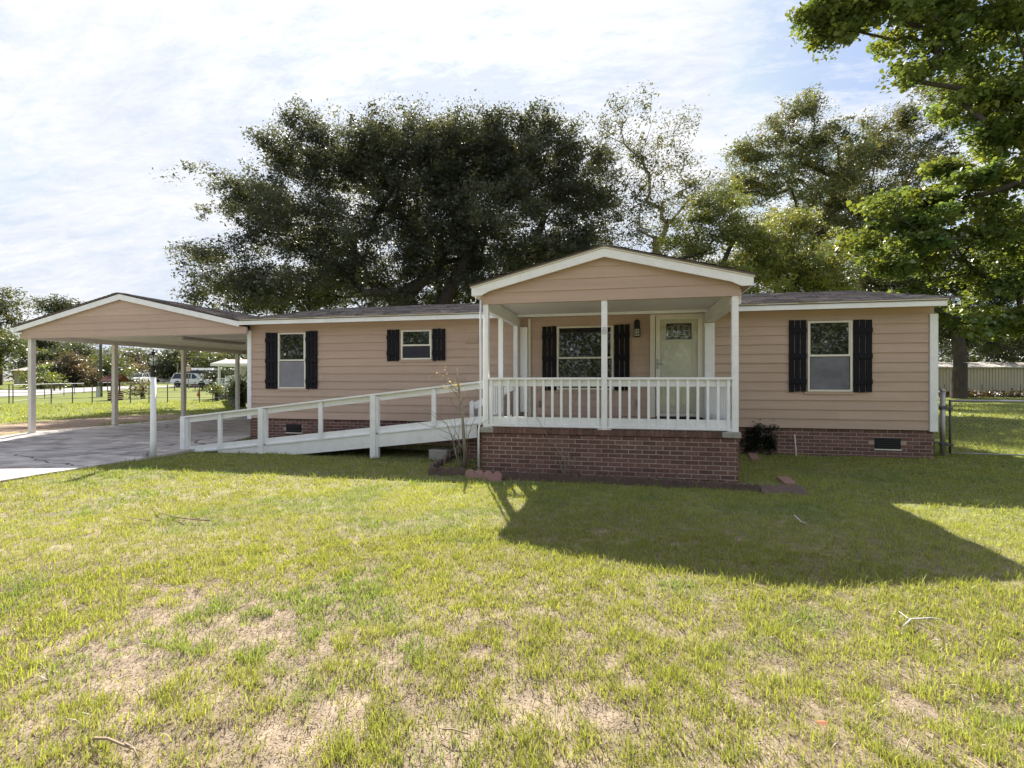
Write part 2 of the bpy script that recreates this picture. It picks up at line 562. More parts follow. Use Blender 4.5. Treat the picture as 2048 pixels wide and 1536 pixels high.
def edge_at(lst, px):
    lst = sorted(lst); return float(np.interp(px, [a for a, _ in lst], [b for _, b in lst]))
vs_, fs_ = [], []
for i, px_ in enumerate(np.linspace(-260, 560, 60)):
    a_ = ground_hit(px_, edge_at(rp_n, px_)); b_2 = ground_hit(px_, edge_at(rp_f, px_))
    for f_ in np.linspace(0, 1, 5):
        q_ = a_.lerp(b_2, float(f_)); vs_.append((q_.x, q_.y, 0.13 + float(zfar(q_.x, q_.y))))
    if i: fs_ += [((i - 1) * 5 + j, i * 5 + j, i * 5 + j + 1, (i - 1) * 5 + j + 1) for j in range(4)]
tag(MB().add(vs_, fs_).build('road', ROADM), kind='structure')

# ------------------------------------------------------------------ driveway and carport slab
def crack_lines(m):
    t = m.node_tree
    b = t.nodes['Principled BSDF']
    src = b.inputs['Base Color'].links[0].from_socket
    co = N(t, 'ShaderNodeTexCoord')
    wv = N(t, 'ShaderNodeTexNoise'); wv.inputs['Scale'].default_value = 2.5; wv.inputs['Detail'].default_value = 4
    L(t, co.outputs['Object'], wv.inputs['Vector'])
    ad = N(t, 'ShaderNodeVectorMath', operation='MULTIPLY_ADD')
    L(t, wv.outputs['Color'], ad.inputs[0]); ad.inputs[1].default_value = (0.5, 0.5, 0); L(t, co.outputs['Object'], ad.inputs[2])
    v = N(t, 'ShaderNodeTexVoronoi', feature='DISTANCE_TO_EDGE'); v.inputs['Scale'].default_value = 0.33
    L(t, ad.outputs[0], v.inputs['Vector'])
    k = M(t, 'LESS_THAN', v.outputs['Distance'], 0.006)
    mxx = N(t, 'ShaderNodeMix', data_type='RGBA')
    L(t, M(t, 'MULTIPLY', k, 0.8), mxx.inputs['Factor']); L(t, src, mxx.inputs['A']); mxx.inputs['B'].default_value = (0.05, 0.045, 0.04, 1)
    L(t, mxx.outputs['Result'], b.inputs['Base Color'])
drive = thing('driveway', None, None, (-12.2, 9, 0))
drive['kind'] = 'structure'
DRIVEM = material('stained concrete slab', (0.50, 0.46, 0.44), 0.9, 0.4, 2.6, 0.3, 30, stretch=(0.4, 1.3, 1),
                  dirt=(0.14, 0.12, 0.12), dirt_amt=0.85, dscale=1.1, spec=0.2)
crack_lines(DRIVEM)
ys = [-3.0, 0.4, 3.2, 6.2, 9.3, 12.2, 15.2, 18.4]
xs_ = [-15.6, -12.2, -8.95]
def gd(y):
    return 0.09 * float(smooth01((y - 8.9) / 1.9)) + 0.035
for i in range(len(ys) - 1):
    for j in range(2):
        mb = MB()
        x0, x1 = xs_[j] + 0.008, xs_[j + 1] - 0.008
        yy = np.linspace(ys[i] + 0.008, ys[i + 1] - 0.008, 5)
        dz = random.uniform(-0.004, 0.004)
        for k in range(4):
            a, b = yy[k], yy[k + 1]
            mb.hexa([(x0, a, -0.08), (x1, a, -0.08), (x1, b, -0.08), (x0, b, -0.08),
                     (x0, a, gd(a) + dz), (x1, a, gd(a) + dz), (x1, b, gd(b) + dz), (x0, b, gd(b) + dz)])
        mb.build('concrete_slab', DRIVEM, drive)
# oil spots and leaf litter specks on the slab
# ------------------------------------------------------------------ bricks
BRK = box_mesh('brick', 0.191, 0.09, 0.056, BRICK, 0.0035)
BRKH = box_mesh('brick_half', 0.093, 0.09, 0.058, BRICK, 0.0035)
BRKR = box_mesh('brick_rowlock', 0.058, 0.11, 0.088, BRICK, 0.0035)
def brick_field(root, x0, x1, ztop, zbot, yface, skip=(), as_part=lambda x, z: True):
    """running bond of bricks whose faces stand 6 mm proud of the mortar; returns leftovers"""
    rest = MB()
    row = 0
    z = ztop - 0.034
    P, Cc = 0.2032, 0.0677
    while z > zbot:
        x = x0 + (0 if row % 2 == 0 else -0.1016)
        while x < x1 - 0.03:
            a, b = max(x, x0), min(x + P, x1)
            c = (a + b) / 2
            wdt = b - a
            if not any(sx0 < c < sx1 and sz0 < z < sz1 for sx0, sx1, sz0, sz1 in skip):
                dy = random.uniform(-0.0025, 0.0025)
                full = wdt > 0.15
                if as_part(c, z):
                    o = inst('brick', BRK if full else BRKH, (c, yface + 0.045 + dy, z), root)
                    if full and wdt < 0.2: o.scale.x = (wdt - 0.012) / 0.191
                    if not full: o.scale.x = max(wdt - 0.009, 0.02) / 0.093
                else:
                    rest.box(a + 0.005, b - 0.005, yface + dy, yface + 0.09, z - 0.029, z + 0.029)
            x += P
        row += 1
        z -= Cc
    return rest

# ------------------------------------------------------------------ the house
WY = 10.7                     # front wall
HX0, HX1 = -8.88, 5.42        # ends of the house
ZS, ZF = 0.60, 2.83           # bottom and top of the siding
RIDGE_Y, RIDGE_Z = 14.8, 3.80
EAVE_Y, EAVE_Z = 10.36, 2.93
BACK_Y = 18.9
house = thing('manufactured_house', 'long low tan sided house with black shutters and brown shingle roof', 'house', (HX0, WY, 0.6))
# body behind the cladding
b_ = MB().box(HX0 + 0.02, HX1 - 0.02, WY + 0.02, BACK_Y, ZS, 2.86)
b_.build('wall_sheathing', SIDING, house)
for xg, s_ in ((HX0 + 0.02, -1), (HX1 - 0.02, 1)):
    MB().prism([(xg, WY + 0.02, 2.86), (xg, BACK_Y, 2.86), (xg, RIDGE_Y, 3.68)], (-s_ * 0.03, 0, 0)).build('gable_wall', SIDING, house)
EXPO = 0.1765
def lap(mb, x0, x1, z0, z1, yw, y_out=0.018):
    """one lap board: thick lower edge, tucked under the board above"""
    mb.add([(x0, yw - y_out, z0), (x1, yw - y_out, z0), (x1, yw, z0), (x0, yw, z0),
            (x0, yw - 0.006, z1), (x1, yw - 0.006, z1), (x1, yw, z1), (x0, yw, z1)],
           [(0, 3, 2, 1), (4, 5, 6, 7), (0, 1, 5, 4), (1, 2, 6, 5), (2, 3, 7, 6), (3, 0, 4, 7)])
row = 0
z = ZS
cutsA = [-8.83, -5.3, -1.75, 1.95, 5.31]
cutsB = [-8.83, -6.9, -3.4, 0.35, 3.85, 5.31]
while z < ZF - 0.02:
    cuts = cutsA if row % 2 == 0 else cutsB
    for a, b in zip(cuts[:-1], cuts[1:]):
        mb = MB(); lap(mb, a + 0.001, b - 0.001, z, min(z + EXPO + 0.004, ZF + 0.02), WY + 0.02, 0.026 + random.uniform(-0.0015, 0.0015))
        mb.build('siding_board', SIDING, house)
    z += EXPO; row += 1
# right end wall boards
z = ZS
while z < ZF:
    mb = MB()
    mb.add([(HX1 + 0.012, WY + 0.08, z), (HX1 + 0.012, BACK_Y, z), (HX1 - 0.02, BACK_Y, z), (HX1 - 0.02, WY + 0.08, z),
            (HX1, WY + 0.08, z + EXPO), (HX1, BACK_Y, z + EXPO), (HX1 - 0.02, BACK_Y, z + EXPO), (HX1 - 0.02, WY + 0.08, z + EXPO)],
           [(0, 3, 2, 1), (4, 5, 6, 7), (0, 1, 5, 4), (1, 2, 6, 5), (2, 3, 7, 6), (3, 0, 4, 7)])
    mb.build('siding_board', SIDING, house)
    z += EXPO
MB().box(HX1 - 0.105, HX1 + 0.022, WY - 0.028, WY + 0.1, ZS - 0.02, 2.70).build('corner_trim', WHITE, house, bevel=0.003)
MB().box(HX0 - 0.02, HX0 + 0.085, WY - 0.028, WY + 0.1, ZS - 0.02, 2.70).build('corner_trim', WHITE, house, bevel=0.003)
# soffit, fascia
MB().box(HX0 - 0.0, 5.40, EAVE_Y + 0.03, WY + 0.02, 2.822, 2.842).build('soffit', SIDING, house)
MB().box(HX0 - 0.02, 5.42, EAVE_Y + 0.001, EAVE_Y + 0.028, 2.80, 2.905).build('fascia', WHITE, house, bevel=0.003)
MB().box(HX0 - 0.02, 5.43, EAVE_Y - 0.018, EAVE_Y + 0.03, 2.908, 2.925).build('drip_edge', CREAM, house)
# roof deck
sl = (RIDGE_Z - EAVE_Z) / (RIDGE_Y - EAVE_Y)
def roofslab(mb, x0, x1, y0, z0, y1, z1, th=0.04):
    mb.hexa([(x0, y0, z0 - th), (x1, y0, z0 - th), (x1, y1, z1 - th), (x0, y1, z1 - th), (x0, y0, z0), (x1, y0, z0), (x1, y1, z1), (x0, y1, z1)])
RX0, RX1 = HX0 - 0.02, 5.44
mb = MB(); roofslab(mb, RX0, RX1, EAVE_Y - 0.01, EAVE_Z, RIDGE_Y, RIDGE_Z); roofslab(mb, RX0, RX1, RIDGE_Y, RIDGE_Z, BACK_Y + 0.3, EAVE_Z)
mb.build('roof', ROOFBASE, house)
def shingles(name, parent, o, u, v, nu, nv, du=0.33, dv=0.142, clip=None):
    """o origin at the eave, u along the eave, v up the slope; tabs as thin blocks joined into one mesh"""
    o, u, v = Vector(o), Vector(u).normalized(), Vector(v).normalized()
    n = u.cross(v)
    if n.z < 0: n = -n
    vs, qs, cs_ = [], [], []
    rr = random.Random(3)
    for j in range(nv):
        sft = rr.uniform(0, du)
        i = -1
        while i < nu + 1:
            wd = 1
            a = i * du + sft; b = a + du - 0.006
            i += wd
            a = max(a, 0); b = min(b, nu * du)
            if b - a < 0.03: continue
            if clip:
                r_ = clip(a, b, j * dv)
                if r_ is None: continue
                a, b = r_
            th = rr.choice([0.006, 0.007, 0.013, 0.016])
            p0 = o + u * a + v * (j * dv - rr.choice([0, 0.0, 0.02])); p1 = p0 + u * (b - a)
            q0 = o + u * a + v * ((j + 1) * dv + 0.01); q1 = q0 + u * (b - a)
            k = len(vs)
            vs += [p0 + n * 0.002, p1 + n * 0.002, p0 + n * (th + 0.004), p1 + n * (th + 0.004), q0 + n * 0.004, q1 + n * 0.004]
            qs += [(k, k + 1, k + 3, k + 2), (k + 2, k + 3, k + 5, k + 4)]
            s = rr.uniform(1.1, 3.3); t = rr.random()
            base = (0.115 * s, 0.097 * s, 0.088 * s) if t < 0.6 else (0.09 * s, 0.082 * s, 0.084 * s)
            cs_ += [base] * 6
    ob = np_mesh(name, [tuple(p) for p in vs], qs, SHINGLE, parent, colors=np.array(cs_))
    ob['kind'] = 'stuff'
    return ob
shingles('shingles', house, (RX0, EAVE_Y - 0.03, EAVE_Z - 0.004), (1, 0, 0), (0, RIDGE_Y - EAVE_Y, RIDGE_Z - EAVE_Z), int((RX1 - RX0) / 0.33) + 1, 32)
# skirting
MB().box(HX0 + 0.03, HX1 - 0.03, WY + 0.034, WY + 0.12, -0.1, ZS).build('skirting_wall', MORTAR, house)
MB().box(HX1 - 0.06, HX1 - 0.03, WY + 0.12, BACK_Y, -0.1, ZS).build('skirting_wall', BRICK, house)
vr = (XZ(1750.6, 897.6, WY), XZ(1803, 876.7, WY)); vl = (XZ(571, 864.6, WY), XZ(601.5, 849, WY))
def vskip(v): return (v[0][0] - 0.02, v[1][0] + 0.02, v[0][1] - 0.0, v[1][1] + 0.0)
def vis(x, z):
    if x > -2.35: return x > 1.45
    lim = 0.592 + 0.1145 * (x * 9.15 / 10.7 + 4.79)
    return z > 1.5 - (1.5 - lim) * 10.7 / 9.15 - 0.05 or (x > -6 and z < 0.25)
rest = brick_field(house, HX0 + 0.02, -2.3, ZS - 0.005, -0.02, WY + 0.028, [vskip(vl)], vis)
rest2 = brick_field(house, 1.62, HX1 - 0.025, ZS - 0.005, -0.02, WY + 0.028, [vskip(vr)], vis)
rest.add(rest2.v, rest2.f)
if rest.v:
    o = rest.build('brickwork', BRICK, house); o['kind'] = 'stuff'
def fvent(v, nm):
    (x0, z0), (x1, z1) = v
    MB().box(x0, x1, WY + 0.025, WY + 0.04, z0, z1).build('foundation_vent', BLACKV, house)
    p = house.children[-1]
    mb = MB()
    k = 6
    for i in range(k):
        zz = z0 + (i + 0.5) * (z1 - z0) / k
        mb.add([(x0 + 0.02, WY + 0.012, zz - 0.008), (x1 - 0.02, WY + 0.012, zz - 0.008), (x1 - 0.02, WY + 0.024, zz + 0.006), (x0 + 0.02, WY + 0.024, zz + 0.006)], [(0, 1, 2, 3)])
    mb.build('louvre', BLACKM, p)
    MB().box(x0 - 0.01, x1 + 0.01, WY + 0.004, WY + 0.035, z0 - 0.022, z0 - 0.003).build('vent_sill', CREAM, p)
fvent(vr, 'r'); fvent(vl, 'l')
# black strip under the siding
MB().box(HX0 + 0.03, -2.4, WY + 0.012, WY + 0.033, ZS - 0.012, ZS - 0.001).build('starter_strip', BLACKV, house)
MB().box(1.62, HX1 - 0.03, WY + 0.012, WY + 0.033, ZS - 0.012, ZS - 0.001).build('starter_strip', BLACKV, house)

SHUT = {}
def shutter(x0, x1, z0, z1, battens):
    xw, zh = x1 - x0, z1 - z0
    p = MB().box(x0 + 0.01, x1 - 0.01, WY - 0.016, WY - 0.012, z0 + zh * 0.45, z0 + zh * 0.46).build('shutter', NAVY, house)
    bw = xw / 3
    for i in range(3):
        a = x0 + i * bw + (0.0 if i == 0 else 0.009); b = x0 + (i + 1) * bw - (0.0 if i == 2 else 0.009)
        MB().box(a, b, WY - 0.03, WY - 0.004, z0 + random.uniform(0, 0.012), z1 - random.uniform(0, 0.01)).build('board', NAVY, p, bevel=0.002)
    for f in battens:
        zc_ = z0 + zh * f
        MB().box(x0 - 0.003, x1 + 0.003, WY - 0.05, WY - 0.031, zc_ - 0.045, zc_ + 0.045).build('batten', NAVY, p, bevel=0.002)
    return p
def window(x0, x1, z0, z1, zr, label=None, screen=None, sill=True, pleat=False):
    fr = 0.035
    y0, y1 = WY - 0.035, WY + 0.0
    p = MB()
    p.box(x0, x0 + fr, y0, y1, z0, z1).box(x1 - fr, x1, y0, y1, z0, z1).box(x0 + fr, x1 - fr, y0, y1, z1 - fr, z1).box(x0 + fr, x1 - fr, y0, y1, z0, z0 + fr)
    p = p.build('window', CREAM, house, bevel=0.003)
    if label: p['label'] = label
    MB().box(x0 + fr, x1 - fr, y0 + 0.008, y1 - 0.005, zr - 0.018, zr + 0.018).build('sash_rail', CREAM, p, bevel=0.002)
    MB().box(x0 + fr, x1 - fr, y0 + 0.024, y0 + 0.028, zr + 0.018, z1 - fr).build('pane', GLASS, p)
    MB().box(x0 + fr, x1 - fr, y0 + 0.028, y0 + 0.032, z0 + fr, zr - 0.018).build('pane', GLASS, p)
    # inner stiles
    MB().box(x1 - fr - 0.022, x1 - fr - 0.002, y0 + 0.014, y0 + 0.023, zr + 0.018, z1 - fr).build('sash_stile', CREAM, p)
    MB().box(x0 + fr + 0.001, x0 + fr + 0.012, y0 + 0.014, y0 + 0.023, zr + 0.018, z1 - fr).build('sash_stile', CREAM, p)
    if screen:
        n = 24; m_ = 20
        vs, fs = [], []
        xa, xb, za, zb = x0 + fr + 0.012, x1 - fr - 0.012, z0 + fr + 0.004, zr - 0.03
        for j in range(m_ + 1):
            for i in range(n + 1):
                u, v = i / n, j / m_
                d = 0
                if pleat:
                    d = -0.016 * math.exp(-((v - 0.62 + 0.15 * (u - 0.4)) / 0.05) ** 2) * math.exp(-((u - 0.4) / 0.3) ** 2) - 0.003 * math.sin(v * 26 + 3 * u) * (1 - v)
                vs.append((xa + (xb - xa) * u, y0 + 0.018 + d * 0.9, za + (zb - za) * v))
        for j in range(m_):
            for i in range(n):
                k = j * (n + 1) + i
                fs.append((k, k + 1, k + n + 2, k + n + 1))
        MB().add(vs, fs).build('screen', screen, p, smooth=True)
    if sill:
        MB().box(x0 - 0.05, x1 + 0.05, WY - 0.02, WY + 0.0, z0 - 0.05, z0 - 0.001).build('sill', SIDING, p)
    return p
def rect(px0, py0, px1, py1, Y=WY):
    a = XZ(px0, py1, Y); b = XZ(px1, py0, Y)
    return a[0], b[0], a[1], b[1]
x0, x1, z0, z1 = rect(557.5, 665, 612.5, 777); window(x0, x1, z0, z1, XZ(585, 720.5, WY)[1], 'tall sash window with a pale curtain behind its lower half', SCREENL)
shutter(*rect(532.5, 665, 555.5, 778), (0.14, 0.5, 0.86)); shutter(*rect(613, 661.5, 635.5, 778.5), (0.14, 0.5, 0.86))
x0, x1, z0, z1 = rect(803, 659.5, 864, 719.5); window(x0, x1, z0, z1, XZ(834, 690.5, WY)[1], 'small square sash window', material('dark insect screen', (0.03, 0.03, 0.045), 0.7, 0.1, 5))
shutter(*rect(775, 659, 799, 722.5), (0.25, 0.75)); shutter(*rect(866, 657, 891, 722), (0.25, 0.75))
x0, x1, z0, z1 = rect(1114, 651, 1227, 779); window(x0, x1, z0, z1, XZ(1170, 715.5, WY)[1], 'wide sash window on the porch', None)
shutter(*rect(1085, 652, 1113, 781), (0.17, 0.5, 0.83)); shutter(*rect(1229, 648.5, 1259, 781), (0.17, 0.5, 0.83))
x0, x1, z0, z1 = rect(1614.5, 641, 1703.5, 783); window(x0, x1, z0, z1, XZ(1660, 711, WY)[1], 'sash window with creased grey screen over its lower half', SCREEN, pleat=True)
shutter(*rect(1577.6, 640, 1611.5, 784), (0.15, 0.5, 0.85)); shutter(*rect(1706.5, 638.5, 1743, 785), (0.15, 0.5, 0.85))
# dryer vent
x0, x1, z0, z1 = rect(931, 676, 956, 687)
v_ = MB().box(x0, x1, WY - 0.012, WY + 0.002, z0, z1).build('wall_vent', SIDING, house, bevel=0.003)
mb = MB()
for i in range(3):
    zz = z0 + 0.02 + i * (z1 - z0 - 0.03) / 2.6
    mb.box(x0 + 0.02, x1 - 0.02, WY - 0.022, WY - 0.013, zz, zz + 0.012)
mb.build('louvre', SIDING, v_)
# outlets on the porch wall
for px_, py_ in ((1081, 807), (1276, 806)):
    cx_, cz_ = XZ(px_, py_, WY)
    o_ = MB().box(cx_ - 0.04, cx_ + 0.04, WY - 0.03, WY + 0.0, cz_ - 0.06, cz_ + 0.06).build('outlet_box', material('beige outlet cover', (0.36, 0.26, 0.2), 0.5), house, bevel=0.006)
    MB().box(cx_ - 0.012, cx_ + 0.012, WY - 0.036, WY - 0.0305, cz_ + 0.012, cz_ + 0.035).box(cx_ - 0.012, cx_ + 0.012, WY - 0.036, WY - 0.0305, cz_ - 0.035, cz_ - 0.012).build('socket', BLACKM, o_)
# ---- door
dx0, dx1, dz0, dz1 = rect(1300, 624, 1411, 836)
dz0 = 0.76
door = MB()
door.box(dx0, dx0 + 0.1, WY - 0.03, WY, dz0, dz1).box(dx1 - 0.05, dx1, WY - 0.03, WY, dz0, dz1).box(dx0 + 0.1, dx1 - 0.05, WY - 0.03, WY, dz1 - 0.06, dz1)
door = door.build('door', CREAM, house, bevel=0.004)
sx0, sx1, _, sz1 = rect(1311.5, 628, 1404, 836)
gx0, gx1, gz0, gz1 = rect(1320, 637.6, 1395, 827)
MB().box(sx0, gx0, WY - 0.05, WY - 0.031, dz0 + 0.03, sz1).box(gx1, sx1, WY - 0.05, WY - 0.031, dz0 + 0.03, sz1).box(gx0, gx1, WY - 0.05, WY - 0.031, gz1, sz1).box(gx0, gx1, WY - 0.05, WY - 0.031, dz0 + 0.03, gz0).build('storm_door_frame', CREAM, door, bevel=0.003)
MB().box(gx0, gx1, WY - 0.04, WY - 0.036, gz0, gz1).build('storm_glass', CLEAR, door)
MB().box(gx0 - 0.01, gx1 + 0.01, WY - 0.008, WY - 0.003, dz0 + 0.03, gz1 + 0.01).build('door_slab', CREAM, door)
# raised panel lines on the slab
px0, px1, pz0, pz1 = rect(1332, 679.5, 1383, 646)
wx0, wx1, wz0, wz1 = rect(1332, 646, 1383, 679.5)
fr_ = MB()
fr_.box(wx0 - 0.03, wx0, WY - 0.02, WY - 0.009, wz0 - 0.03, wz1 + 0.03).box(wx1, wx1 + 0.03, WY - 0.02, WY - 0.009, wz0 - 0.03, wz1 + 0.03).box(wx0, wx1, WY - 0.02, WY - 0.009, wz1, wz1 + 0.03).box(wx0, wx1, WY - 0.02, WY - 0.009, wz0 - 0.03, wz0)
fr_.build('door_light_frame', CREAM, door)
MB().box(wx0, wx1, WY - 0.014, WY - 0.010, wz0, wz1).build('door_pane', GLASS, door)
lead = MB()
LEADM = material('silver leaded came', (0.62, 0.62, 0.62), 0.6)
ww, wh = wx1 - wx0, wz1 - wz0
def arc(u): return 0.9 - 0.16 * abs(2 * u - 1) ** 2
for c in range(4):
    for e in (0.06, 0.2):
        u = 0.06 + c * 0.225 + (e - 0.06) * 1.25
        lead.beam((wx0 + u * ww, WY - 0.018, wz0 + 0.18 * wh), (wx0 + u * ww, WY - 0.018, wz0 + arc(u) * wh), 0.01, 0.004, up=(0, 1, 0))
    u0 = 0.06 + c * 0.225; u1 = u0 + 0.175
    for k in range(7):
        f = 0.18 + k * 0.117
        lead.beam((wx0 + u0 * ww, WY - 0.018, wz0 + min(f, arc(u0)) * wh), (wx0 + u1 * ww, WY - 0.018, wz0 + min(f, arc(u1)) * wh), 0.008, 0.004, up=(0, 1, 0))
lead.build('lead_came', LEADM, door)
hx, hz = XZ(1314.5, 728, WY)
hd = MB().box(hx - 0.018, hx + 0.018, WY - 0.062, WY - 0.0505, hz - 0.1, hz + 0.1).build('handle_plate', METAL, door, bevel=0.008)
MB().tube([(hx, WY - 0.06, hz), (hx + 0.01, WY - 0.10, hz), (hx + 0.1, WY - 0.10, hz - 0.005)], 0.009, 6).build('handle_lever', METAL, hd)
MB().box(dx0 + 0.11, dx1 - 0.06, WY - 0.10, WY - 0.031, 0.745, 0.772).build('threshold', BLACKM, door)
# ---- porch light
lx, lz1 = XZ(1273.8, 640, WY); _, lz0 = XZ(1273.8, 674.5, WY)
sc_ = MB().box(lx - 0.045, lx + 0.045, WY - 0.03, WY - 0.0, lz1 - 0.12, lz1 + 0.0).build('porch_light', BLACKM, house, bevel=0.005)
MB().lathe((lx, WY - 0.11, lz1 - 0.17), [(0.035, 0.15), (0.052, 0.13), (0.06, 0.01), (0.062, 0)][::-1], 12).build('lamp_hood', BLACKM, sc_, smooth=False)
MB().tube([(lx, WY - 0.02, lz1 - 0.03), (lx, WY - 0.11, lz1 + 0.02), (lx, WY - 0.11, lz1 - 0.03)], 0.008, 6).build('lamp_arm', BLACKM, sc_)
LAMPG = material('frosted lamp glass', (0.75, 0.72, 0.66), 0.25, 0.05)
MB().lathe((lx, WY - 0.11, lz0 + 0.015), [(0.05, 0), (0.055, 0.05), (0.055, 0.14)], 12).build('lamp_glass', LAMPG, sc_, smooth=True)
cg_ = MB()
for k in range(8):
    a = k * math.pi / 4 + 0.2
    cg_.tube([(lx + 0.062 * math.cos(a), WY - 0.11 + 0.062 * math.sin(a), lz0), (lx + 0.062 * math.cos(a), WY - 0.11 + 0.062 * math.sin(a), lz1 - 0.17)], 0.005, 4)
for zz in (lz0 + 0.003, lz0 + 0.06, lz0 + 0.11, lz1 - 0.175):
    cg_.tube([(lx + 0.062 * math.cos(q * math.pi / 6), WY - 0.11 + 0.062 * math.sin(q * math.pi / 6), zz) for q in range(13)], 0.006, 4)
cg_.build('lamp_cage', BLACKM, sc_)

# ------------------------------------------------------------------ porch
PX0, PX1, PY = -2.317, 1.600, 8.06
DECK = 0.74
porch = thing('front_porch', 'covered porch with white posts and balusters on a dark red brick base', 'porch', ((PX0 + PX1) / 2, PY, 0))
MB().box(PX0 + 0.02, PX1 - 0.02, PY + 0.0045, WY + 0.0, -0.1, DECK - 0.10).build('base_wall', MORTAR, porch)
MB().box(PX0 + 0.03, PX1 - 0.03, PY + 0.10, WY - 0.005, DECK - 0.10, DECK - 0.002).build('deck_floor', CONC, porch)
pr = brick_field(porch, PX0, PX1, DECK - 0.09, -0.06, PY)
x = PX0 + 0.22
while x < PX1 - 0.22:
    inst('brick', BRKR, (x + 0.029, PY + 0.05 - 0.012 + random.uniform(-0.002, 0.002), DECK - 0.045), porch)
    x += 0.0677
MB().box(PX0 + 0.02, PX1 - 0.02, PY + 0.0, PY + 0.1, DECK - 0.088, DECK - 0.006).build('mortar_bed', MORTAR, porch)
for a, b in ((PX0 - 0.02, PX0 + 0.21), (PX1 - 0.24, PX1 + 0.02)):
    MB().box(a, b, PY - 0.035, PY + 0.2, DECK - 0.085, DECK + 0.004).build('corner_cap', CONC, porch, bevel=0.012)
# side courses visible past the ends
wing = brick_field(porch, -3.02, PX0 - 0.01, 0.52, -0.02, 9.35)
MB().box(-3.0, PX0 - 0.0, 9.36, 9.55, -0.1, 0.51).build('side_wall', MORTAR, porch)
# posts
def post(x, y, z0, z1, w_=0.09, mat=WHITE, root=porch, name='post'):
    return MB().box(x - w_ / 2, x + w_ / 2, y - w_ / 2, y + w_ / 2, z0, z1).build(name, mat, root, bevel=0.004)
ppts = [(-2.245, 8.11), (-0.345, 8.11), (1.545, 8.11)]
for i, (x, y) in enumerate(ppts):
    post(x, y, DECK + (0.004 if i != 1 else -0.004), 2.74)
post(-2.265, 9.22, DECK - 0.002, 2.63)
post(-2.265, 10.5, DECK - 0.002, 2.63)
MB().box(-2.19, -2.04, WY - 0.12, WY - 0.002, DECK + 0.1, 2.62).build('pilaster', WHITE, porch, bevel=0.004)
MB().box(-2.035, -1.985, WY - 0.04, WY - 0.002, DECK, 2.80).build('corner_board', CREAM, porch)
MB().box(1.47, 1.65, WY - 0.13, WY - 0.002, DECK, 2.62).build('pilaster', WHITE, porch, bevel=0.004)
MB().box(1.40, 1.465, WY - 0.04, WY - 0.002, DECK, 2.82).build('corner_board', CREAM, porch)
# beams and ceiling
MB().box(PX0 + 0.01, PX0 + 0.11, PY + 0.10, WY - 0.003, 2.63, 2.845).build('beam', WHITE, porch, bevel=0.003)
MB().box(PX1 - 0.11, PX1 + 0.045, PY + 0.10, WY - 0.003, 2.63, 2.845).build('beam', CEIL, porch, bevel=0.003)
MB().box(PX0, PX1, PY + 0.02, WY - 0.002, 2.85, 2.87).build('ceiling', CEIL, porch)
# gable
APX, EZ, PZ, HW = -0.34, 2.985, 3.517, 2.11
slp = (PZ - EZ) / HW
def gable_boards(root, yf, z0, xl, xr, apx, topz, slope, depth=0.03, expo=EXPO, mat=SIDING, y_out=0.018):
    z = z0
    while z < topz:
        zt = min(z + expo + 0.004, topz)
        def lim(zz): return (topz - zz) / slope
        h0, h1 = lim(z), lim(zt)
        a0, b0 = max(xl, apx - h0), min(xr, apx + h0)
        a1, b1 = max(xl, apx - h1), min(xr, apx + h1)
        pts = [(a0, z), (b0, z)]
        zr_ = topz - (b0 - apx) * slope
        if b1 < b0 and zr_ > z + 1e-3: pts.append((b0, min(zr_, zt)))
        if b1 > a1 + 1e-3:
            pts += [(b1, zt), (a1, zt)]
        else:
            pts += [(apx, topz)]
        zl_ = topz - (apx - a0) * slope
        if a1 > a0 and zl_ > z + 1e-3: pts.append((a0, min(zl_, zt)))
        q = []
        for p in pts:
            if not q or abs(p[0] - q[-1][0]) + abs(p[1] - q[-1][1]) > 1e-4: q.append(p)
        f_ = [(px_, yf + 0.018 - y_out * (1 - 0.67 * (zz - z) / max(zt - z, 1e-3)), zz) for px_, zz in q]
        n = len(f_)
        bk = [(px_, yf + depth, zz) for px_, _, zz in f_]
        MB().add(f_ + bk, [tuple(range(n)), tuple(range(n, 2 * n))[::-1]] + [(i, i + n, (i + 1) % n + n, (i + 1) % n) for i in range(n)]).build('siding_board', mat, root)
        z += expo
gable_boards(porch, PY - 0.01, 2.737, PX0 - 0.01, PX1 + 0.01, APX, PZ - 0.09, slp, depth=0.09)
def rake(root, yf, apx, hw, ez, pz, h=0.125, th=0.025, name='rake_board', tail=True):
    for s in (-1, 1):
        xe = apx + s * hw
        sl_ = (pz - ez) / hw
        pts = [(apx, pz), (xe, ez), (xe, ez - h * (0.97 if tail else 0.97))]
        if tail:
            pts += [(xe - s * 0.16, ez - h * 0.97), (xe - s * 0.30, ez + sl_ * 0.30 - h * 1.03)]
        pts += [(apx, pz - h * 1.05)]
        poly = [(a, yf, b) for a, b in pts]
        if s < 0: poly = poly[::-1]
        MB().prism(poly, (0, th, 0)).build(name, WHITE, root, bevel=0.003)
rake(porch, 7.955, APX, HW, EZ, PZ, h=0.125)
mb = MB(); 
for s in (-1, 1):
    xe = APX + s * (HW + 0.015)
    poly = [(APX, 7.94, PZ + 0.004), (xe, 7.94, EZ), (xe, 7.94, EZ + 0.018), (APX, 7.94, PZ + 0.022)]
    if s < 0: poly = poly[::-1]
    MB().prism(poly, (0, 0.045, 0)).build('drip_edge', CREAM, porch)
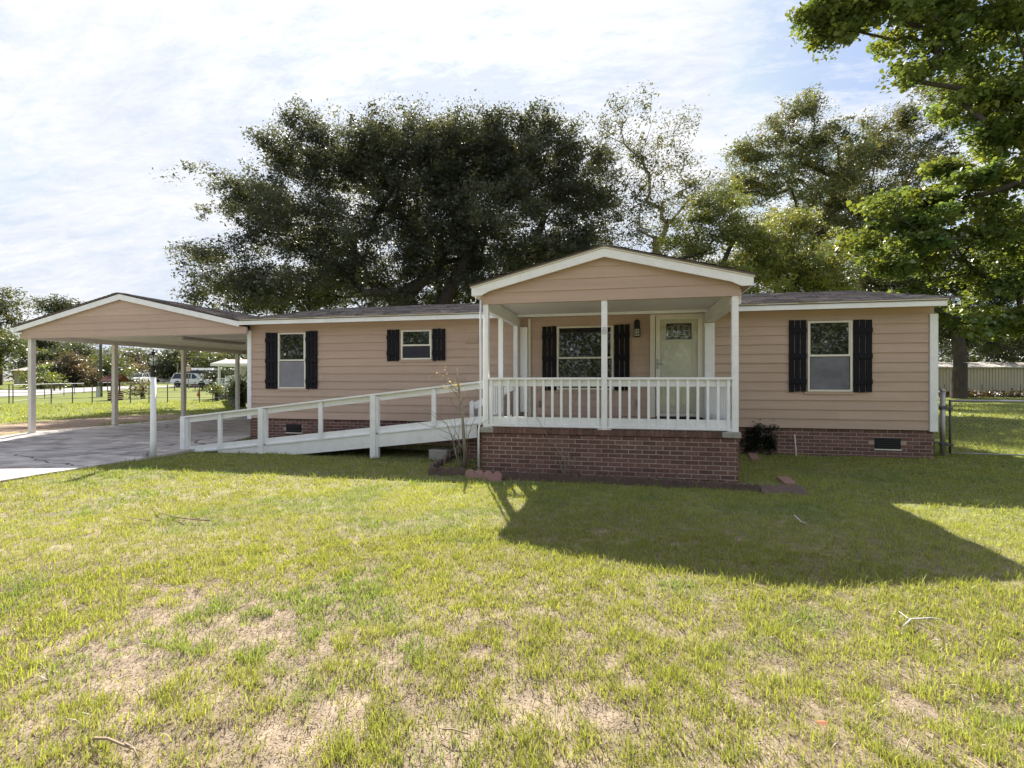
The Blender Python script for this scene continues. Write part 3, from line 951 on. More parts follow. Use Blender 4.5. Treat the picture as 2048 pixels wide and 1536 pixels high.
# roof slopes run back into the house roof
for s in (-1, 1):
    xe = APX + s * (HW + 0.02)
    y0, y1 = 7.93, 13.4
    a = [(APX, y0, PZ + 0.022), (xe, y0, EZ + 0.018), (xe, y1, EZ + 0.018), (APX, y1, PZ + 0.022)]
    if s > 0: a = a[::-1]
    MB().prism([(p[0], p[1], p[2] + 0.0) for p in a], (0, 0, 0.022)).build('roof_slope', ROOFBASE, porch)
    v = Vector((-s * HW, 0, PZ - EZ))
    shingles('shingles', porch, (xe + s * 0.012, 7.92, EZ + 0.042), (0, 1, 0), v, int(5.4 / 0.33), 15)
# eave soffit and eave fascia along the sides
for s in (-1, 1):
    xe = APX + s * HW
    MB().box(min(xe, xe - s * 0.02), max(xe, xe - s * 0.02), 7.981, 10.30, EZ - 0.12, EZ - 0.002).build('eave_board', WHITE, porch)
    xa, xb = sorted((xe - s * 0.021, APX + s * (PX1 - APX) + (0 if s > 0 else 0)))
    MB().box(xa, xb, 7.981, 10.34, EZ - 0.118, EZ - 0.105).build('eave_soffit', CREAM if s < 0 else material('brown eave soffit', (0.3, 0.21, 0.16), 0.7), porch)  # left soffit cream, right one a darker brown
    # frieze between soffit and beam
    xw = PX1 if s > 0 else PX0
    MB().box(xw - 0.012, xw + 0.012, PY + 0.09, 10.34, 2.70, EZ - 0.1).build('side_frieze', SIDING, porch)
# railings
def railing(x0, x1, y, root=porch, axis='x', n=13, z0=DECK, foot=True):
    def bx(mb, a0, a1, b0, b1, c0, c1):
        if axis == 'x': mb.box(a0, a1, y + b0, y + b1, c0, c1)
        else: mb.box(y + b0, y + b1, a0, a1, c0, c1)
        return mb
    zc_ = CAM_Z + 0.012
    rl = bx(MB(), x0, x1, -0.055, 0.05, zc_, zc_ + 0.035).build('railing', WHITE, root, bevel=0.003)
    bx(MB(), x0, x1, -0.002, 0.035, zc_ - 0.105, zc_ - 0.001).build('upper_rail', WHITE, rl, bevel=0.003)
    bx(MB(), x0, x1, -0.002, 0.035, z0 + 0.055, z0 + 0.175).build('lower_rail', WHITE, rl, bevel=0.003)
    bx(MB(), x0, x1, -0.045, 0.045, z0 + 0.022, z0 + 0.053).build('bottom_rail', WHITE, rl, bevel=0.003)
    for k in range(n):
        c = x0 + (x1 - x0) * (k + 0.35) / (n - 0.3)
        bx(MB(), c - 0.0185, c + 0.0185, -0.04, -0.003, z0 + 0.054, zc_ - 0.001).build('baluster', WHITE, rl)
    if foot:
        for c in (x0 + 0.03, x1 - 0.03):
            bx(MB(), c - 0.03, c + 0.03, -0.03, 0.03, z0 - 0.002, z0 + 0.021).build('rail_foot', WHITE, rl)
    return rl
railing(-2.199, -0.391, 8.10)
railing(-0.299, 1.499, 8.10)
railing(8.156, 9.17, -2.265, axis='y', n=7, foot=False)
railing(8.156, WY - 0.14, 1.545, axis='y', n=17, foot=False)
# stair rail and steps on the left
nx_, ny_ = -3.2, 10.45
st = MB().box(nx_ - 0.045, nx_ + 0.045, ny_ - 0.045, ny_ + 0.045, 0.0, 1.02).build('newel', WHITE, porch, bevel=0.003)
MB().add([(nx_ - 0.055, ny_ - 0.055, 1.021), (nx_ + 0.055, ny_ - 0.055, 1.021), (nx_ + 0.055, ny_ + 0.055, 1.021), (nx_ - 0.055, ny_ + 0.055, 1.021), (nx_, ny_, 1.085)],
         [(0, 1, 4), (1, 2, 4), (2, 3, 4), (3, 0, 4), (3, 2, 1, 0)]).build('newel_cap', WHITE, st)
MB().beam((-3.155, ny_, 0.96), (-2.315, ny_, 1.37), 0.05, 0.14).build('stair_rail', WHITE, porch)
MB().beam((-3.155, ny_, 0.28), (-2.315, ny_, 0.72), 0.05, 0.16).build('stringer', WHITE, porch)
for k in range(6):
    xx = -3.05 + k * 0.13; zz = 0.33 + (xx + 3.155) * 0.52
    MB().box(xx - 0.018, xx + 0.018, ny_ - 0.018, ny_ + 0.018, zz + 0.06, zz + 0.62).build('baluster', WHITE, porch)
for k in range(3):
    MB().box(-3.15 + k * 0.28, -2.33, 9.9, 10.40, 0.02 + k * 0.18, 0.18 + k * 0.18).build('step', CONC, porch)
# conduit, hook and hanger
MB().tube([(-2.405, 8.0, 0.02), (-2.345, 8.01, 0.02), (-2.345, 8.01, 0.70), (-2.318, 8.03, 0.86), (-2.318, 8.03, 2.80)], 0.016, 8).build('drain_pipe', WHITE, porch, smooth=True)
hk = at(949, 597, 8.3)
MB().tube([(hk.x + 0.02, hk.y, EZ - 0.12), (hk.x + 0.022, hk.y, hk.z - 0.02)] + [(hk.x - 0.02 + 0.042 * math.cos(a), hk.y, hk.z - 0.03 + 0.042 * math.sin(a)) for a in np.linspace(0, -math.pi * 1.15, 9)], 0.007, 6).build('ceiling_hook', WHITE, porch, smooth=True)
ox, oz = XZ(1208.5, 660.5, 8.06)
pl = MB().lathe((0, 0, 0), [(0.018, 0), (0.028, 0.004), (0.018, 0.008)], 14)
pm = MB()
for dz_, r_ in ((0.022, 0.024), (-0.024, 0.03)):
    pm.tube([(ox + r_ * math.cos(a), 8.052, oz + dz_ + r_ * math.sin(a)) for a in np.linspace(0, 2 * math.pi, 15)], 0.007, 6)
pm.lathe((ox, 8.05, oz - 0.01), [(0.008, 0), (0.012, 0.01), (0.008, 0.02)], 8)
pm.build('post_ornament', material('silver eye hook', (0.6, 0.6, 0.62), 0.35, metal=0.3), porch, smooth=True)

# ------------------------------------------------------------------ ramp
RY = 9.15
ramp = thing('wheelchair_ramp', 'long white wooden wheelchair ramp sloping up to the porch from the driveway', 'ramp', (-6, RY + 0.5, 0))
def rz(x): return 1.243 + 0.1145 * (x + 4.79)     # top of the handrail
def kz(x): return 0.592 + 0.1145 * (x + 4.79)     # top of the kerb board
xa, xb = -9.19, -2.36
def sloped(mb, x0, x1, y0, y1, f0, f1):
    return mb.hexa([(x0, y0, f0(x0)), (x1, y0, f0(x1)), (x1, y1, f0(x1)), (x0, y1, f0(x0)), (x0, y0, f1(x0)), (x1, y0, f1(x1)), (x1, y1, f1(x1)), (x0, y1, f1(x0))])
sloped(MB(), xa - 0.06, xb, RY - 0.03, RY + 0.12, lambda x: rz(x) - 0.035, rz).build('handrail', WHITE, ramp, bevel=0.003)
sloped(MB(), xa + 0.0, xb, RY + 0.05, RY + 0.09, lambda x: rz(x) - 0.145, lambda x: rz(x) - 0.037).build('lower_rail', WHITE, ramp, bevel=0.003)
sloped(MB(), xa + 0.0, xb, RY + 0.05, RY + 0.09, lambda x: max(kz(x) - 0.125, -0.05), kz).build('kerb_board', WHITE, ramp, bevel=0.003)
sloped(MB(), xa + 0.0, xb, RY + 0.0, RY + 0.049, lambda x: kz(x) - 0.14, lambda x: kz(x) - 0.11).build('nosing', WHITE, ramp, bevel=0.002)
def bot(x): return max(kz(x) - 0.39, -0.06)
xs0 = -8.35
segs = [xs0, -7.45, -6.0, -4.79, -2.72]
for a, b in ((xs0, -4.80), (-4.795, -2.72)):
    n = 6
    mb = MB()
    for k in range(n):
        p, q = a + (b - a) * k / n, a + (b - a) * (k + 1) / n
        sloped(mb, p, q, RY + 0.02, RY + 0.045, bot, lambda x: kz(x) - 0.142)
    mb.build('skirt_board', WHITE, ramp)
# deck planks laid across the ramp
pw = 0.14
x = xa
while x < xb - 0.02:
    sloped(MB(), x + 0.003, min(x + pw - 0.003, xb), RY + 0.05, RY + 1.05, lambda q: kz(q) - 0.165, lambda q: kz(q) - 0.13).build('deck_plank', WHITE, ramp)
    x += pw
# joist and blocks in the dark below
sloped(MB(), -7.3, xb, RY + 0.98, RY + 1.04, lambda x: kz(x) - 0.36, lambda x: kz(x) - 0.17).build('joist', BARKL, ramp)
for px_, full in ((367.5, 1), (438.5, 0), (523, 1), (640, 0), (747, 1), (867, 0)):
    xx = onY(px_, 800, RY).x
    wd = 0.11 if full else 0.085
    zt = rz(xx) - 0.037
    zb_ = -0.08 if full else kz(xx) - 0.1
    yy0, yy1 = (RY - 0.045, RY + 0.045) if full else (RY - 0.0, RY + 0.048)
    MB().box(xx - wd / 2, xx + wd / 2, yy0, yy1, zb_, zt).build('post', WHITE, ramp, bevel=0.003)
    if full:
        MB().box(xx + wd / 2 + 0.001, xx + wd / 2 + 0.04, RY + 0.0, RY + 0.085, zb_, zt - 0.002).build('post', WHITE, ramp)
# block under the ramp near the porch, with a timber and low edge
cb = MB().box(-3.66, -3.30, 9.15, 9.35, 0.0, 0.19).build('concrete_block', CONC, None, bevel=0.008)
tag(cb, 'grey concrete block lying under the upper end of the white ramp', 'block')
tb = MB().beam((-5.3, 10.0, 0.13), (-3.2, 9.7, 0.14), 0.12, 0.09).build('timber', BARKL)
tag(tb, 'weathered timber lying under the white ramp', 'timber')

# ------------------------------------------------------------------ carport
cp = thing('carport', 'open gabled carport with tan sided gable on four pale posts', 'carport', (-12.3, 10.4, 0))
CX, CHW, CEZ, CPZ = -12.33, 3.46, 2.885, 3.65
CY0, CY1 = 10.37, 18.3
csl = (CPZ - CEZ) / CHW
rake(cp, CY0 - 0.012, CX, CHW, CEZ, CPZ, h=0.13, tail=False)
MB().box(CX - CHW, CX - CHW + 0.3, CY0 - 0.014, CY0 + 0.012, CEZ - 0.165, CEZ - 0.128).build('rake_tail', WHITE, cp)
gable_boards(cp, CY0 + 0.06, 2.605, CX - CHW + 0.14, HX0 + 0.16, CX, CPZ - 0.1, csl, depth=0.05)
for s in (-1, 1):
    xe = CX + s * (CHW + 0.03)
    ze = CPZ + 0.018 - csl * (CHW + 0.03)
    a = [(CX, CY0 - 0.03, CPZ + 0.018), (xe, CY0 - 0.03, ze), (xe, CY1, ze), (CX, CY1, CPZ + 0.018)]
    if s > 0: a = a[::-1]
    MB().prism(a, (0, 0, 0.02)).build('roof_slope', ROOFBASE, cp)
    v = Vector((-s * CHW, 0, CPZ - CEZ))
    nrows = 25
    shingles('shingles', cp, (xe + s * 0.012, CY0 - 0.045, ze + 0.018), (0, 1, 0), v, int((CY1 - CY0) / 0.33), nrows)
MB().box(CX - CHW, CX - CHW + 0.02, CY0 + 0.02, CY1, CEZ - 0.13, CEZ - 0.002).build('eave_board', WHITE, cp)
MB().box(CX - CHW + 0.021, HX0 - 0.0, CY0 + 0.112, CY1, 2.72, 2.735).build('ceiling', CEIL, cp)
# battens between ceiling panels
for yy in np.arange(11.6, 18.0, 1.22):
    MB().box(CX - CHW + 0.2, HX0 - 0.02, yy - 0.02, yy + 0.02, 2.712, 2.7195).build('ceiling_batten', CEIL, cp)
BXL = -15.42
MB().box(BXL - 0.06, BXL + 0.06, CY0 + 0.13, CY1, 2.59, 2.72).build('beam', CPOST, cp, bevel=0.003)
MB().box(HX0 - 0.09, HX0 - 0.021, CY0 + 0.13, CY1, 2.60, 2.72).build('beam', CPOST, cp, bevel=0.003)
MB().box(BXL + 0.061, HX0 - 0.091, CY1 - 0.14, CY1 - 0.02, 2.58, 2.72).build('beam', material('tan rear beam', (0.42, 0.3, 0.22), 0.7), cp)
for yy in (10.56, 12.83, 15.35, 17.95):
    post(BXL, yy, gd(yy) - 0.02, 2.59, 0.12, CPOST, cp)
lf = MB().box(-12.22, -11.98, 11.9, 14.3, 2.66, 2.712).build('light_fixture', material('cream light housing', (0.5, 0.45, 0.38), 0.5), cp)
MB().tube([(-12.1, 11.95, 2.645), (-12.1, 14.25, 2.645)], 0.014, 8).build('lamp_tube', WHITE, lf)
MB().box(-9.35, -9.15, 12.0, 12.12, 2.64, 2.712).build('flood_light', BLACKM, cp)

# ------------------------------------------------------------------ leaves and trees
def unit(v):
    return v / np.maximum(np.linalg.norm(v, axis=-1, keepdims=True), 1e-9)
def leaf_arrays(P, size, rng, up=0.5, aspect=0.55, droop=0.0, nbias=None, tri=False):
    """P (n,3) leaf centres -> vertices (n*4,3), quads"""
    n = len(P)
    nrm_ = rng.normal(size=(n, 3)); nrm_[:, 2] = np.abs(nrm_[:, 2]) + up
    if nbias is not None: nrm_ += nbias
    nrm_ = unit(nrm_)
    a = unit(np.cross(nrm_, rng.normal(size=(n, 3))))
    b = np.cross(nrm_, a)
    s = size * rng.uniform(0.6, 1.35, (n, 1))
    tip = a * s * 0.5
    tip2 = tip.copy(); tip2[:, 2] -= droop * s[:, 0]
    side = b * s * aspect * 0.5
    if tri:
        V = np.stack([P - tip + side * .8, P - tip - side * .8, P + tip2], 1).reshape(-1, 3)
        return V, np.arange(n * 3).reshape(n, 3)
    V = np.stack([P - tip, P + side - tip * 0.15 + nrm_ * s * 0.06, P + tip2, P - side - tip * 0.15 + nrm_ * s * 0.06], 1).reshape(-1, 3)
    Qd = np.arange(n * 4).reshape(n, 4)
    return V, Qd
def crown_clusters(lobes, n, rng, shell=0.45):
    """cluster centres inside ellipsoid lobes (x, y, z, rx, ry, rz), mostly towards their outside"""
    vol = np.array([(l[3] * l[4] * l[5]) ** 0.72 for l in lobes]); vol /= vol.sum()
    k = rng.choice(len(lobes), n, p=vol)
    Lb = np.array(lobes)[k]
    d = unit(rng.normal(size=(n, 3)))
    r = shell + (1 - shell) * rng.random((n, 1)) ** 0.6
    return Lb[:, :3] + d * r * Lb[:, 3:6], k
def boughs(lobes, n, rng, shell, per, rb):
    """boughs inside the lobes, each carrying a flat spray of leaf clusters: leaves gaps between the boughs"""
    nb = max(int(n / per), 3)
    B, k = crown_clusters(lobes, nb, rng, shell)
    ctr = np.array(lobes)[k][:, :3]
    out = unit(B - ctr + rng.normal(size=B.shape) * .3)
    ids = rng.integers(0, nb, n)
    d = unit(rng.normal(size=(n, 3))) * rng.random((n, 1)) ** .45
    s = (rb * rng.uniform(.55, 1.45, nb))[ids][:, None]
    C = B[ids] + d * s * np.array([1, 1, .48])
    C += out[ids] * (rng.random((n, 1)) - .4) * s * .7
    return C, k[ids], B
def limbs(mb, base, fork, centers, r0, rng, nmax=220):
    nodes = [np.array(base, float), (np.array(base) * 0.5 + np.array(fork) * 0.5) + rng.normal(size=3) * 0.08, np.array(fork, float)]
    par = [-1, 0, 1]
    c = centers if len(centers) <= nmax else centers[rng.choice(len(centers), nmax, replace=False)]
    c = c[np.argsort(np.linalg.norm(c - nodes[2], axis=1))]
    for q in c:
        A = np.array(nodes[2:])
        d = np.linalg.norm(A - q, axis=1)
        # prefer nodes that do not force the limb to turn back on itself
        rootd = np.linalg.norm(A - nodes[2], axis=1)
        j = int(np.argmin(d + 0.25 * rootd + 0.8 * np.maximum(A[:, 2] - q[2], 0))) + 2
        p = nodes[j]
        L_ = np.linalg.norm(q - p)
        k = max(1, int(L_ / 1.3))
        prev = j
        for m in range(1, k + 1):
            f = m / k
            pt = p + (q - p) * f
            if m < k: pt = pt + rng.normal(size=3) * 0.09 * L_ + np.array([0, 0, 0.12 * L_ * math.sin(math.pi * f)])
            nodes.append(pt); par.append(prev); prev = len(nodes) - 1
    cnt = np.ones(len(nodes))
    for i in range(len(nodes) - 1, 0, -1):
        cnt[par[i]] += cnt[i]
    rad = np.maximum(r0 * (cnt / cnt[2]) ** 0.62, 0.012)
    rad[0] = r0 * 1.35; rad[1] = r0 * 1.05; rad[2] = r0 * 0.95
    for i in range(1, len(nodes)):
        p = par[i]
        ra = min(rad[p], rad[i] * 1.5) if i > 2 else rad[p]
        mb.tube([nodes[p], nodes[i]], [ra, rad[i]], 7 if rad[i] > 0.12 else (5 if rad[i] > 0.04 else 3), cap=False)
def P_(px, py, t): 
    return tuple(at(px, py, t))
def tree(name, label, base, fork, lobes, ncl, per, lsize, crad, col, r0=0.35, seed=1, group=None, cvar=0.3, flat=0.6,
         bark=None, shell=0.45, cat='tree', aspect=0.55, nlimb=200, sprays=0.0, droop=0.0, up=0.5, hue=0.25, trunk_extra=None, tri=True, low=0.35, bper=13, brad=2.7):
    rng = np.random.default_rng(seed)
    t = thing(name, label, cat, base, group)
    C_, k, B_ = boughs(lobes, ncl, rng, shell, bper, crad * brad)
    C_[:, 2] = np.maximum(C_[:, 2], base[2] + low)
    mb = MB()
    limbs(mb, base, fork, C_, r0, rng, nlimb)
    if trunk_extra:
        for pts, rr in trunk_extra: mb.tube(pts, rr, 8, cap=False)
    mb.build('trunk', bark or BARK, t, smooth=True)
    m = rng.poisson(per, ncl) + 3
    ids = np.repeat(np.arange(ncl), m)
    cr = crad * rng.uniform(0.6, 1.4, ncl)
    off = unit(rng.normal(size=(len(ids), 3))) * rng.random((len(ids), 1)) ** .5 * 1.5 * cr[ids][:, None] * np.array([1, 1, flat])
    if sprays > 0:
        ctr = np.mean(np.array(lobes)[:, :3], axis=0)
        sd_ = unit((C_ - ctr) + rng.normal(size=C_.shape) * 0.8 + np.array([0, 0, 0.4]))
        off += sd_[ids] * (np.abs(rng.normal(size=(len(ids), 1))) * sprays * cr[ids][:, None])
    P = C_[ids] + off
    P[:, 2] = np.maximum(P[:, 2], base[2] + low * .3)
    lsz_ = lsize * (1 + .25 * rng.normal(size=(ncl, 1)))[ids].clip(.5, 1.6)
    V, Qd = leaf_arrays(P, lsz_, rng, up, aspect, droop, tri=tri)
    cb_ = 1 + cvar * rng.normal(size=(ncl, 1)) * 0.6
    hv = rng.normal(size=(ncl, 1)) * hue
    colr = np.array(col)[None, :] * np.clip(cb_, 0.45, 1.8)
    colr = colr * np.concatenate([1 + hv * 0.6, 1 + hv * 0.15, 1 - hv * 0.5], 1)
    lc = colr[ids] * rng.uniform(0.72, 1.28, (len(ids), 1))
    lc = np.clip(lc, 0.003, 0.6)
    if tri: o = np_mesh('crown', V, None, LEAF, t, colors=np.repeat(lc, 3, axis=0), tris=Qd)
    else: o = np_mesh('crown', V, Qd, LEAF, t, colors=np.repeat(lc, 4, axis=0))
    o['kind'] = 'stuff'
    return t
def lb(px, py, t, rx, rz, ry=None, k=None):
    """an ellipsoid lobe of the crown t metres away, radii given in photo pixels at that distance"""
    m = t / F_PX
    p = at(px, py, t)
    ry = rx if ry is None else ry
    return (p.x, p.y, p.z, rx * m, ry * m, rz * m)
def gnd(px, t, z=0.08):
    ux, uy = ray(px)
    return (ux * t, uy * t, z + float(zfar(ux * t, uy * t)))
OAKC = (0.048, 0.058, 0.028)
# the great dark oak behind the house
T = 30.0
lobes = [lb(760, 325, T, 90, 60), lb(900, 312, T, 110, 56), lb(1030, 320, T, 90, 54), lb(612, 312, T, 78, 66), lb(505, 405, T + 1, 66, 52), lb(470, 520, T, 80, 52), lb(600, 440, T, 110, 70), lb(690, 350, T + 2, 70, 60),
         lb(820, 330, T, 120, 92), lb(960, 325, T + 1, 110, 86), lb(1060, 325, T, 90, 76), lb(760, 590, T + 1, 120, 34), lb(980, 600, T + 1, 110, 40), lb(560, 590, T, 110, 34), lb(1150, 370, T + 1, 80, 80), lb(1180, 450, T, 75, 75),
         lb(880, 430, T + 2, 150, 105), lb(1010, 450, T - 1, 140, 110), lb(740, 500, T, 130, 75), lb(1120, 540, T, 95, 70), lb(620, 560, T + 1, 130, 48),
         lb(460, 592, T, 70, 30), lb(900, 560, T + 2, 140, 60)]
tree('oak_tree', 'huge dark spreading oak standing right behind the tan house', gnd(850, T), P_(835, 640, T), lobes, 7600, 58, 0.145, 0.33, (0.088, 0.1, 0.082),
     r0=0.55, seed=3, cvar=0.35, sprays=0.9, nlimb=380, bper=9, brad=3.4, aspect=.7, hue=0.1, flat=0.8, shell=0.35,
     trunk_extra=[([gnd(830, T), P_(800, 610, T), P_(740, 560, T), P_(690, 500, T)], [0.6, 0.45, 0.32, 0.2]),
                  ([gnd(860, T), P_(890, 600, T), P_(930, 520, T), P_(940, 420, T)], [0.6, 0.42, 0.33, 0.2]),
                  ([gnd(870, T), P_(1010, 600, T), P_(1060, 520, T), P_(1090, 430, T)], [0.55, 0.4, 0.3, 0.18])])
# thin airy tree right of it
T = 27.0
lobes = [lb(1270, 262, T, 62, 52), lb(1262, 330, T, 50, 52), lb(1365, 300, T, 46, 62), lb(1330, 380, T, 72, 56), lb(1400, 370, T, 48, 50), lb(1280, 450, T, 60, 50), lb(1245, 520, T, 55, 50),
         lb(1330, 530, T, 66, 50)]
tree('thin_tree', 'slender half bare tree with see-through crown right of the dark oak', gnd(1306, T), P_(1312, 500, T), lobes, 520, 26, 0.14, 0.33, (0.10, 0.11, 0.06),
     bper=5, brad=2.2, r0=0.2, seed=5, bark=BARKL, sprays=0.8, nlimb=200)
T = 42.0
lobes = [lb(1604, 226, T, 34, 30), lb(1590, 280, T, 66, 44), lb(1540, 340, T, 66, 50), lb(1500, 310, T, 34, 24), lb(1660, 330, T, 76, 66), lb(1600, 400, T, 92, 60), lb(1480, 380, T, 48, 30),
         lb(1680, 450, T, 80, 66), lb(1600, 500, T, 70, 50)]
tree('tall_tree', 'tall open topped tree with grey forked limbs, the highest right of the gable', gnd(1648, T), P_(1640, 470, T), lobes, 1500, 44, 0.2, 0.42, (0.13, 0.145, 0.08),
     bper=8, r0=0.34, seed=8, sprays=0.7, nlimb=260)
T = 44.0
lobes = [lb(1742, 285, T, 52, 44), lb(1800, 265, T, 44, 32), lb(1765, 350, T, 80, 60), lb(1840, 330, T, 70, 52), lb(1850, 240, T, 60, 44), lb(1720, 420, T, 70, 56), lb(1790, 450, T, 80, 60), lb(1730, 530, T, 80, 60), lb(1890, 200, T, 50, 60)]
tree('tall_tree', 'tall dark tree behind the maple boughs, right of the open topped tree', gnd(1735, T), P_(1730, 500, T), lobes, 1500, 42, 0.21, 0.45, (0.11, 0.12, 0.07), bper=8, r0=0.3, seed=9, sprays=0.7)
# light green understorey
T = 24.0
lobes = [lb(1400, 470, T, 55, 44), lb(1440, 420, T, 50, 36), lb(1390, 560, T, 70, 50), lb(1470, 500, T, 60, 50), lb(1460, 570, T, 60, 50)]
tree('small_tree', 'small yellow green tree with one long curved limb just above the porch roof', gnd(1350, T), P_(1376, 570, T), lobes, 760, 44, 0.13, 0.3, (0.19, 0.22, 0.08), bper=8, r0=0.16, seed=12, sprays=0.5,
     trunk_extra=[([P_(1376, 575, T), P_(1440, 540, T), P_(1462, 490, T), P_(1480, 455, T)], [0.16, 0.13, 0.1, 0.05])])
T = 26.0
lobes = [lb(1540, 480, T, 70, 56), lb(1600, 500, T, 60, 48), lb(1560, 560, T, 90, 46), lb(1640, 560, T, 60, 44), lb(1500, 540, T, 60, 50)]
tree('small_tree', 'bushy light green tree rising over the roof right of the porch gable', gnd(1560, T), P_(1560, 640, T), lobes, 950, 50, 0.14, 0.32, (0.20, 0.225, 0.09), bper=8, r0=0.18, seed=13, sprays=0.4)
# dark evergreen filler behind the roof, right
T = 46.0
lobes = [lb(1700, 590, T, 60, 50), lb(1780, 600, T, 70, 60), lb(1870, 620, T, 70, 70), lb(1820, 540, T, 60, 50)]
tree('dense_tree', 'dense dark tree low behind the right end of the house roof', gnd(1790, T), P_(1790, 690, T), lobes, 560, 44, 0.25, 0.6, (0.05, 0.06, 0.03), r0=0.3, seed=15)
# far maple with the visible trunk by the shed
T = 40.0
lobes = [lb(1900, 600, T, 80, 62), lb(1990, 590, T, 90, 72), lb(2080, 600, T, 80, 80), lb(1940, 500, T, 100, 80), lb(2040, 480, T, 90, 80), lb(1870, 660, T, 44, 40), lb(1980, 670, T, 50, 30)]
tree('maple_tree', 'dark leafed maple whose bare trunk stands before the long beige shed', gnd(1916, T, 0.1), P_(1914, 650, T), lobes, 900, 52, 0.22, 0.5, (0.075, 0.1, 0.04), r0=0.42, seed=17, trunk_extra=None)
lobes = [lb(2110, 560, 46, 120, 150), lb(2230, 500, 46, 120, 180)]
tree('dense_tree', 'dark tree behind the shed at the right edge of the picture', gnd(2150, 52, 0.1), P_(2150, 650, 50), lobes, 300, 44, 0.3, 0.7, (0.045, 0.058, 0.026), r0=0.4, seed=18)
lobes = [lb(1760, 690, 56, 70, 50), lb(1850, 690, 56, 70, 55), lb(1950, 690, 56, 80, 55), lb(2060, 680, 56, 80, 60), lb(2150, 680, 56, 80, 60)]
tree('hedge_trees', 'dark thicket filling the space above the beige shed roof', gnd(1930, 56, 0.1), P_(1930, 700, 56), lobes, 560, 40, 0.3, 0.75, (0.03, 0.04, 0.02), r0=0.3, seed=19, cat='thicket')
# near maple: trunk out of frame on the right, its sunlit boughs reach in from the right and overhead
T = 17.0
lobes = [lb(1650, 30, T, 55, 30, 60), lb(1720, 10, T, 70, 34, 70), lb(1820, 60, T, 90, 55), lb(1900, 20, T, 110, 60), lb(1800, 160, T, 58, 30, 50), lb(1870, 130, T, 60, 40),
         lb(2000, 90, T, 110, 80), lb(2060, 200, T, 120, 90), lb(1960, 190, T, 60, 50), lb(2010, 300, T, 90, 70), lb(1960, 370, T, 90, 50), lb(1860, 400, T, 90, 42), lb(1790, 430, T, 60, 36),
         lb(1900, 480, T, 110, 50), lb(1790, 520, T, 70, 34), lb(2030, 450, T, 110, 80), lb(1950, 560, T, 80, 40), lb(2060, 560, T, 80, 70), lb(1770, 590, T, 44, 26), lb(1850, 610, T, 60, 36), lb(1960, 640, T, 80, 34), lb(2040, 650, T, 60, 50), lb(2160, 300, T, 140, 200), lb(2200, 60, T, 150, 120), lb(2180, 500, T, 120, 120)]
maple = tree('maple_tree', 'large near maple whose sunlit yellow green boughs reach in from the right edge', (17.5, 17.5, 0.08), (16.2, 17.8, 3.4), lobes, 2400, 38, 0.155, 0.30, (0.15, 0.2, 0.065),
     r0=0.26, tri=False, seed=21, cvar=0.3, flat=0.45, droop=0.25, aspect=0.8, up=0.9, shell=0.3, nlimb=300, hue=0.2,
     trunk_extra=[([(16.2, 17.8, 3.4), P_(2150, 330, T), P_(2010, 375, T), P_(1930, 400, T), P_(1850, 450, T)], [0.3, 0.16, 0.11, 0.07, 0.03]),
                  ([(16.2, 17.8, 3.4), P_(2300, 250, T), P_(2150, 60, T), P_(1990, 28, T), P_(1900, 12, T), P_(1840, -5, T)], [0.33, 0.26, 0.2, 0.13, 0.08, 0.05]),
                  ([P_(1990, 28, T), P_(1900, 55, T), P_(1840, 55, T), P_(1790, 35, T)], [0.12, 0.09, 0.06, 0.03])])
# ---- trees across the fields on the left
def simple_tree(name, label, px, t, top, wpx, bottom=745, col=(0.05, 0.065, 0.035), n=200, per=30, seed=1, cat='tree', shape='round', lsz=None, group=None, cr=None):
    m = t / F_PX
    H = (HOR - top)
    lobes = []
    r = random.Random(seed)
    if shape == 'cone':
        for k in range(7):
            f = k / 6
            lobes.append(lb(px + r.uniform(-6, 6), bottom - 14 + (top + 8 - bottom + 14) * f, t, wpx * (1 - 0.75 * f) * r.uniform(0.8, 1.1), 16))
    elif shape == 'top':
        for k in range(5):
            lobes.append(lb(px + r.uniform(-wpx, wpx) * 0.7, top + 10 + r.uniform(-3, 6), t, wpx * 0.42, 8))
    else:
        for k in range(6):
            lobes.append(lb(px + r.uniform(-0.55, 0.55) * wpx, top + (bottom - top) * r.uniform(0.28, 0.8), t, wpx * r.uniform(0.4, 0.6), (bottom - top) * r.uniform(0.2, 0.3)))
        lobes.append(lb(px, top + (bottom - top) * 0.25, t, wpx * 0.4, (bottom - top) * 0.25))
    zt = (bottom + top) / 2 if shape != 'top' else top + 22
    return tree(name, label, gnd(px, t), P_(px, zt, t), lobes, n, per, lsz or 5.0 * m, cr or 11 * m, col, r0=max(3.2 * m * (1 if shape != 'top' else 0.8), 0.12), seed=seed, group=group, cat=cat, nlimb=60, shell=0.3, sprays=0.3, low=0.35 if cat == 'tree' else 0.1)
G1 = (0.085, 0.1, 0.05); G2 = (0.10, 0.125, 0.05); G3 = (0.10, 0.115, 0.075)
simple_tree('broad_tree', 'tall leafy tree at the left edge of the picture, beyond the road', 0, 62, 582, 62, 750, G1, 420, 30, 31)
simple_tree('small_tree', 'yellow green tree in front of the tall tree at the left edge', -8, 56, 655, 70, 752, G2, 320, 30, 32)
simple_tree('pine_tree', 'lone pine top showing above the left slope of the carport roof', 112, 84, 600, 34, 745, (0.05, 0.062, 0.04), 90, 30, 33, shape='top')
simple_tree('broad_tree', 'grey green trees seen just right of the front left carport post', 95, 80, 668, 60, 748, (0.08, 0.095, 0.062), 300, 28, 34)
simple_tree('broad_tree', 'tree with a dark crown left of the utility pole', 165, 78, 690, 44, 750, G1, 220, 28, 35)
simple_tree('crape_myrtle', 'brownish bushy tree in front of the far green trees, left of the utility pole', 150, 62, 712, 50, 768, (0.125, 0.10, 0.07), 300, 28, 36, cat='bush')
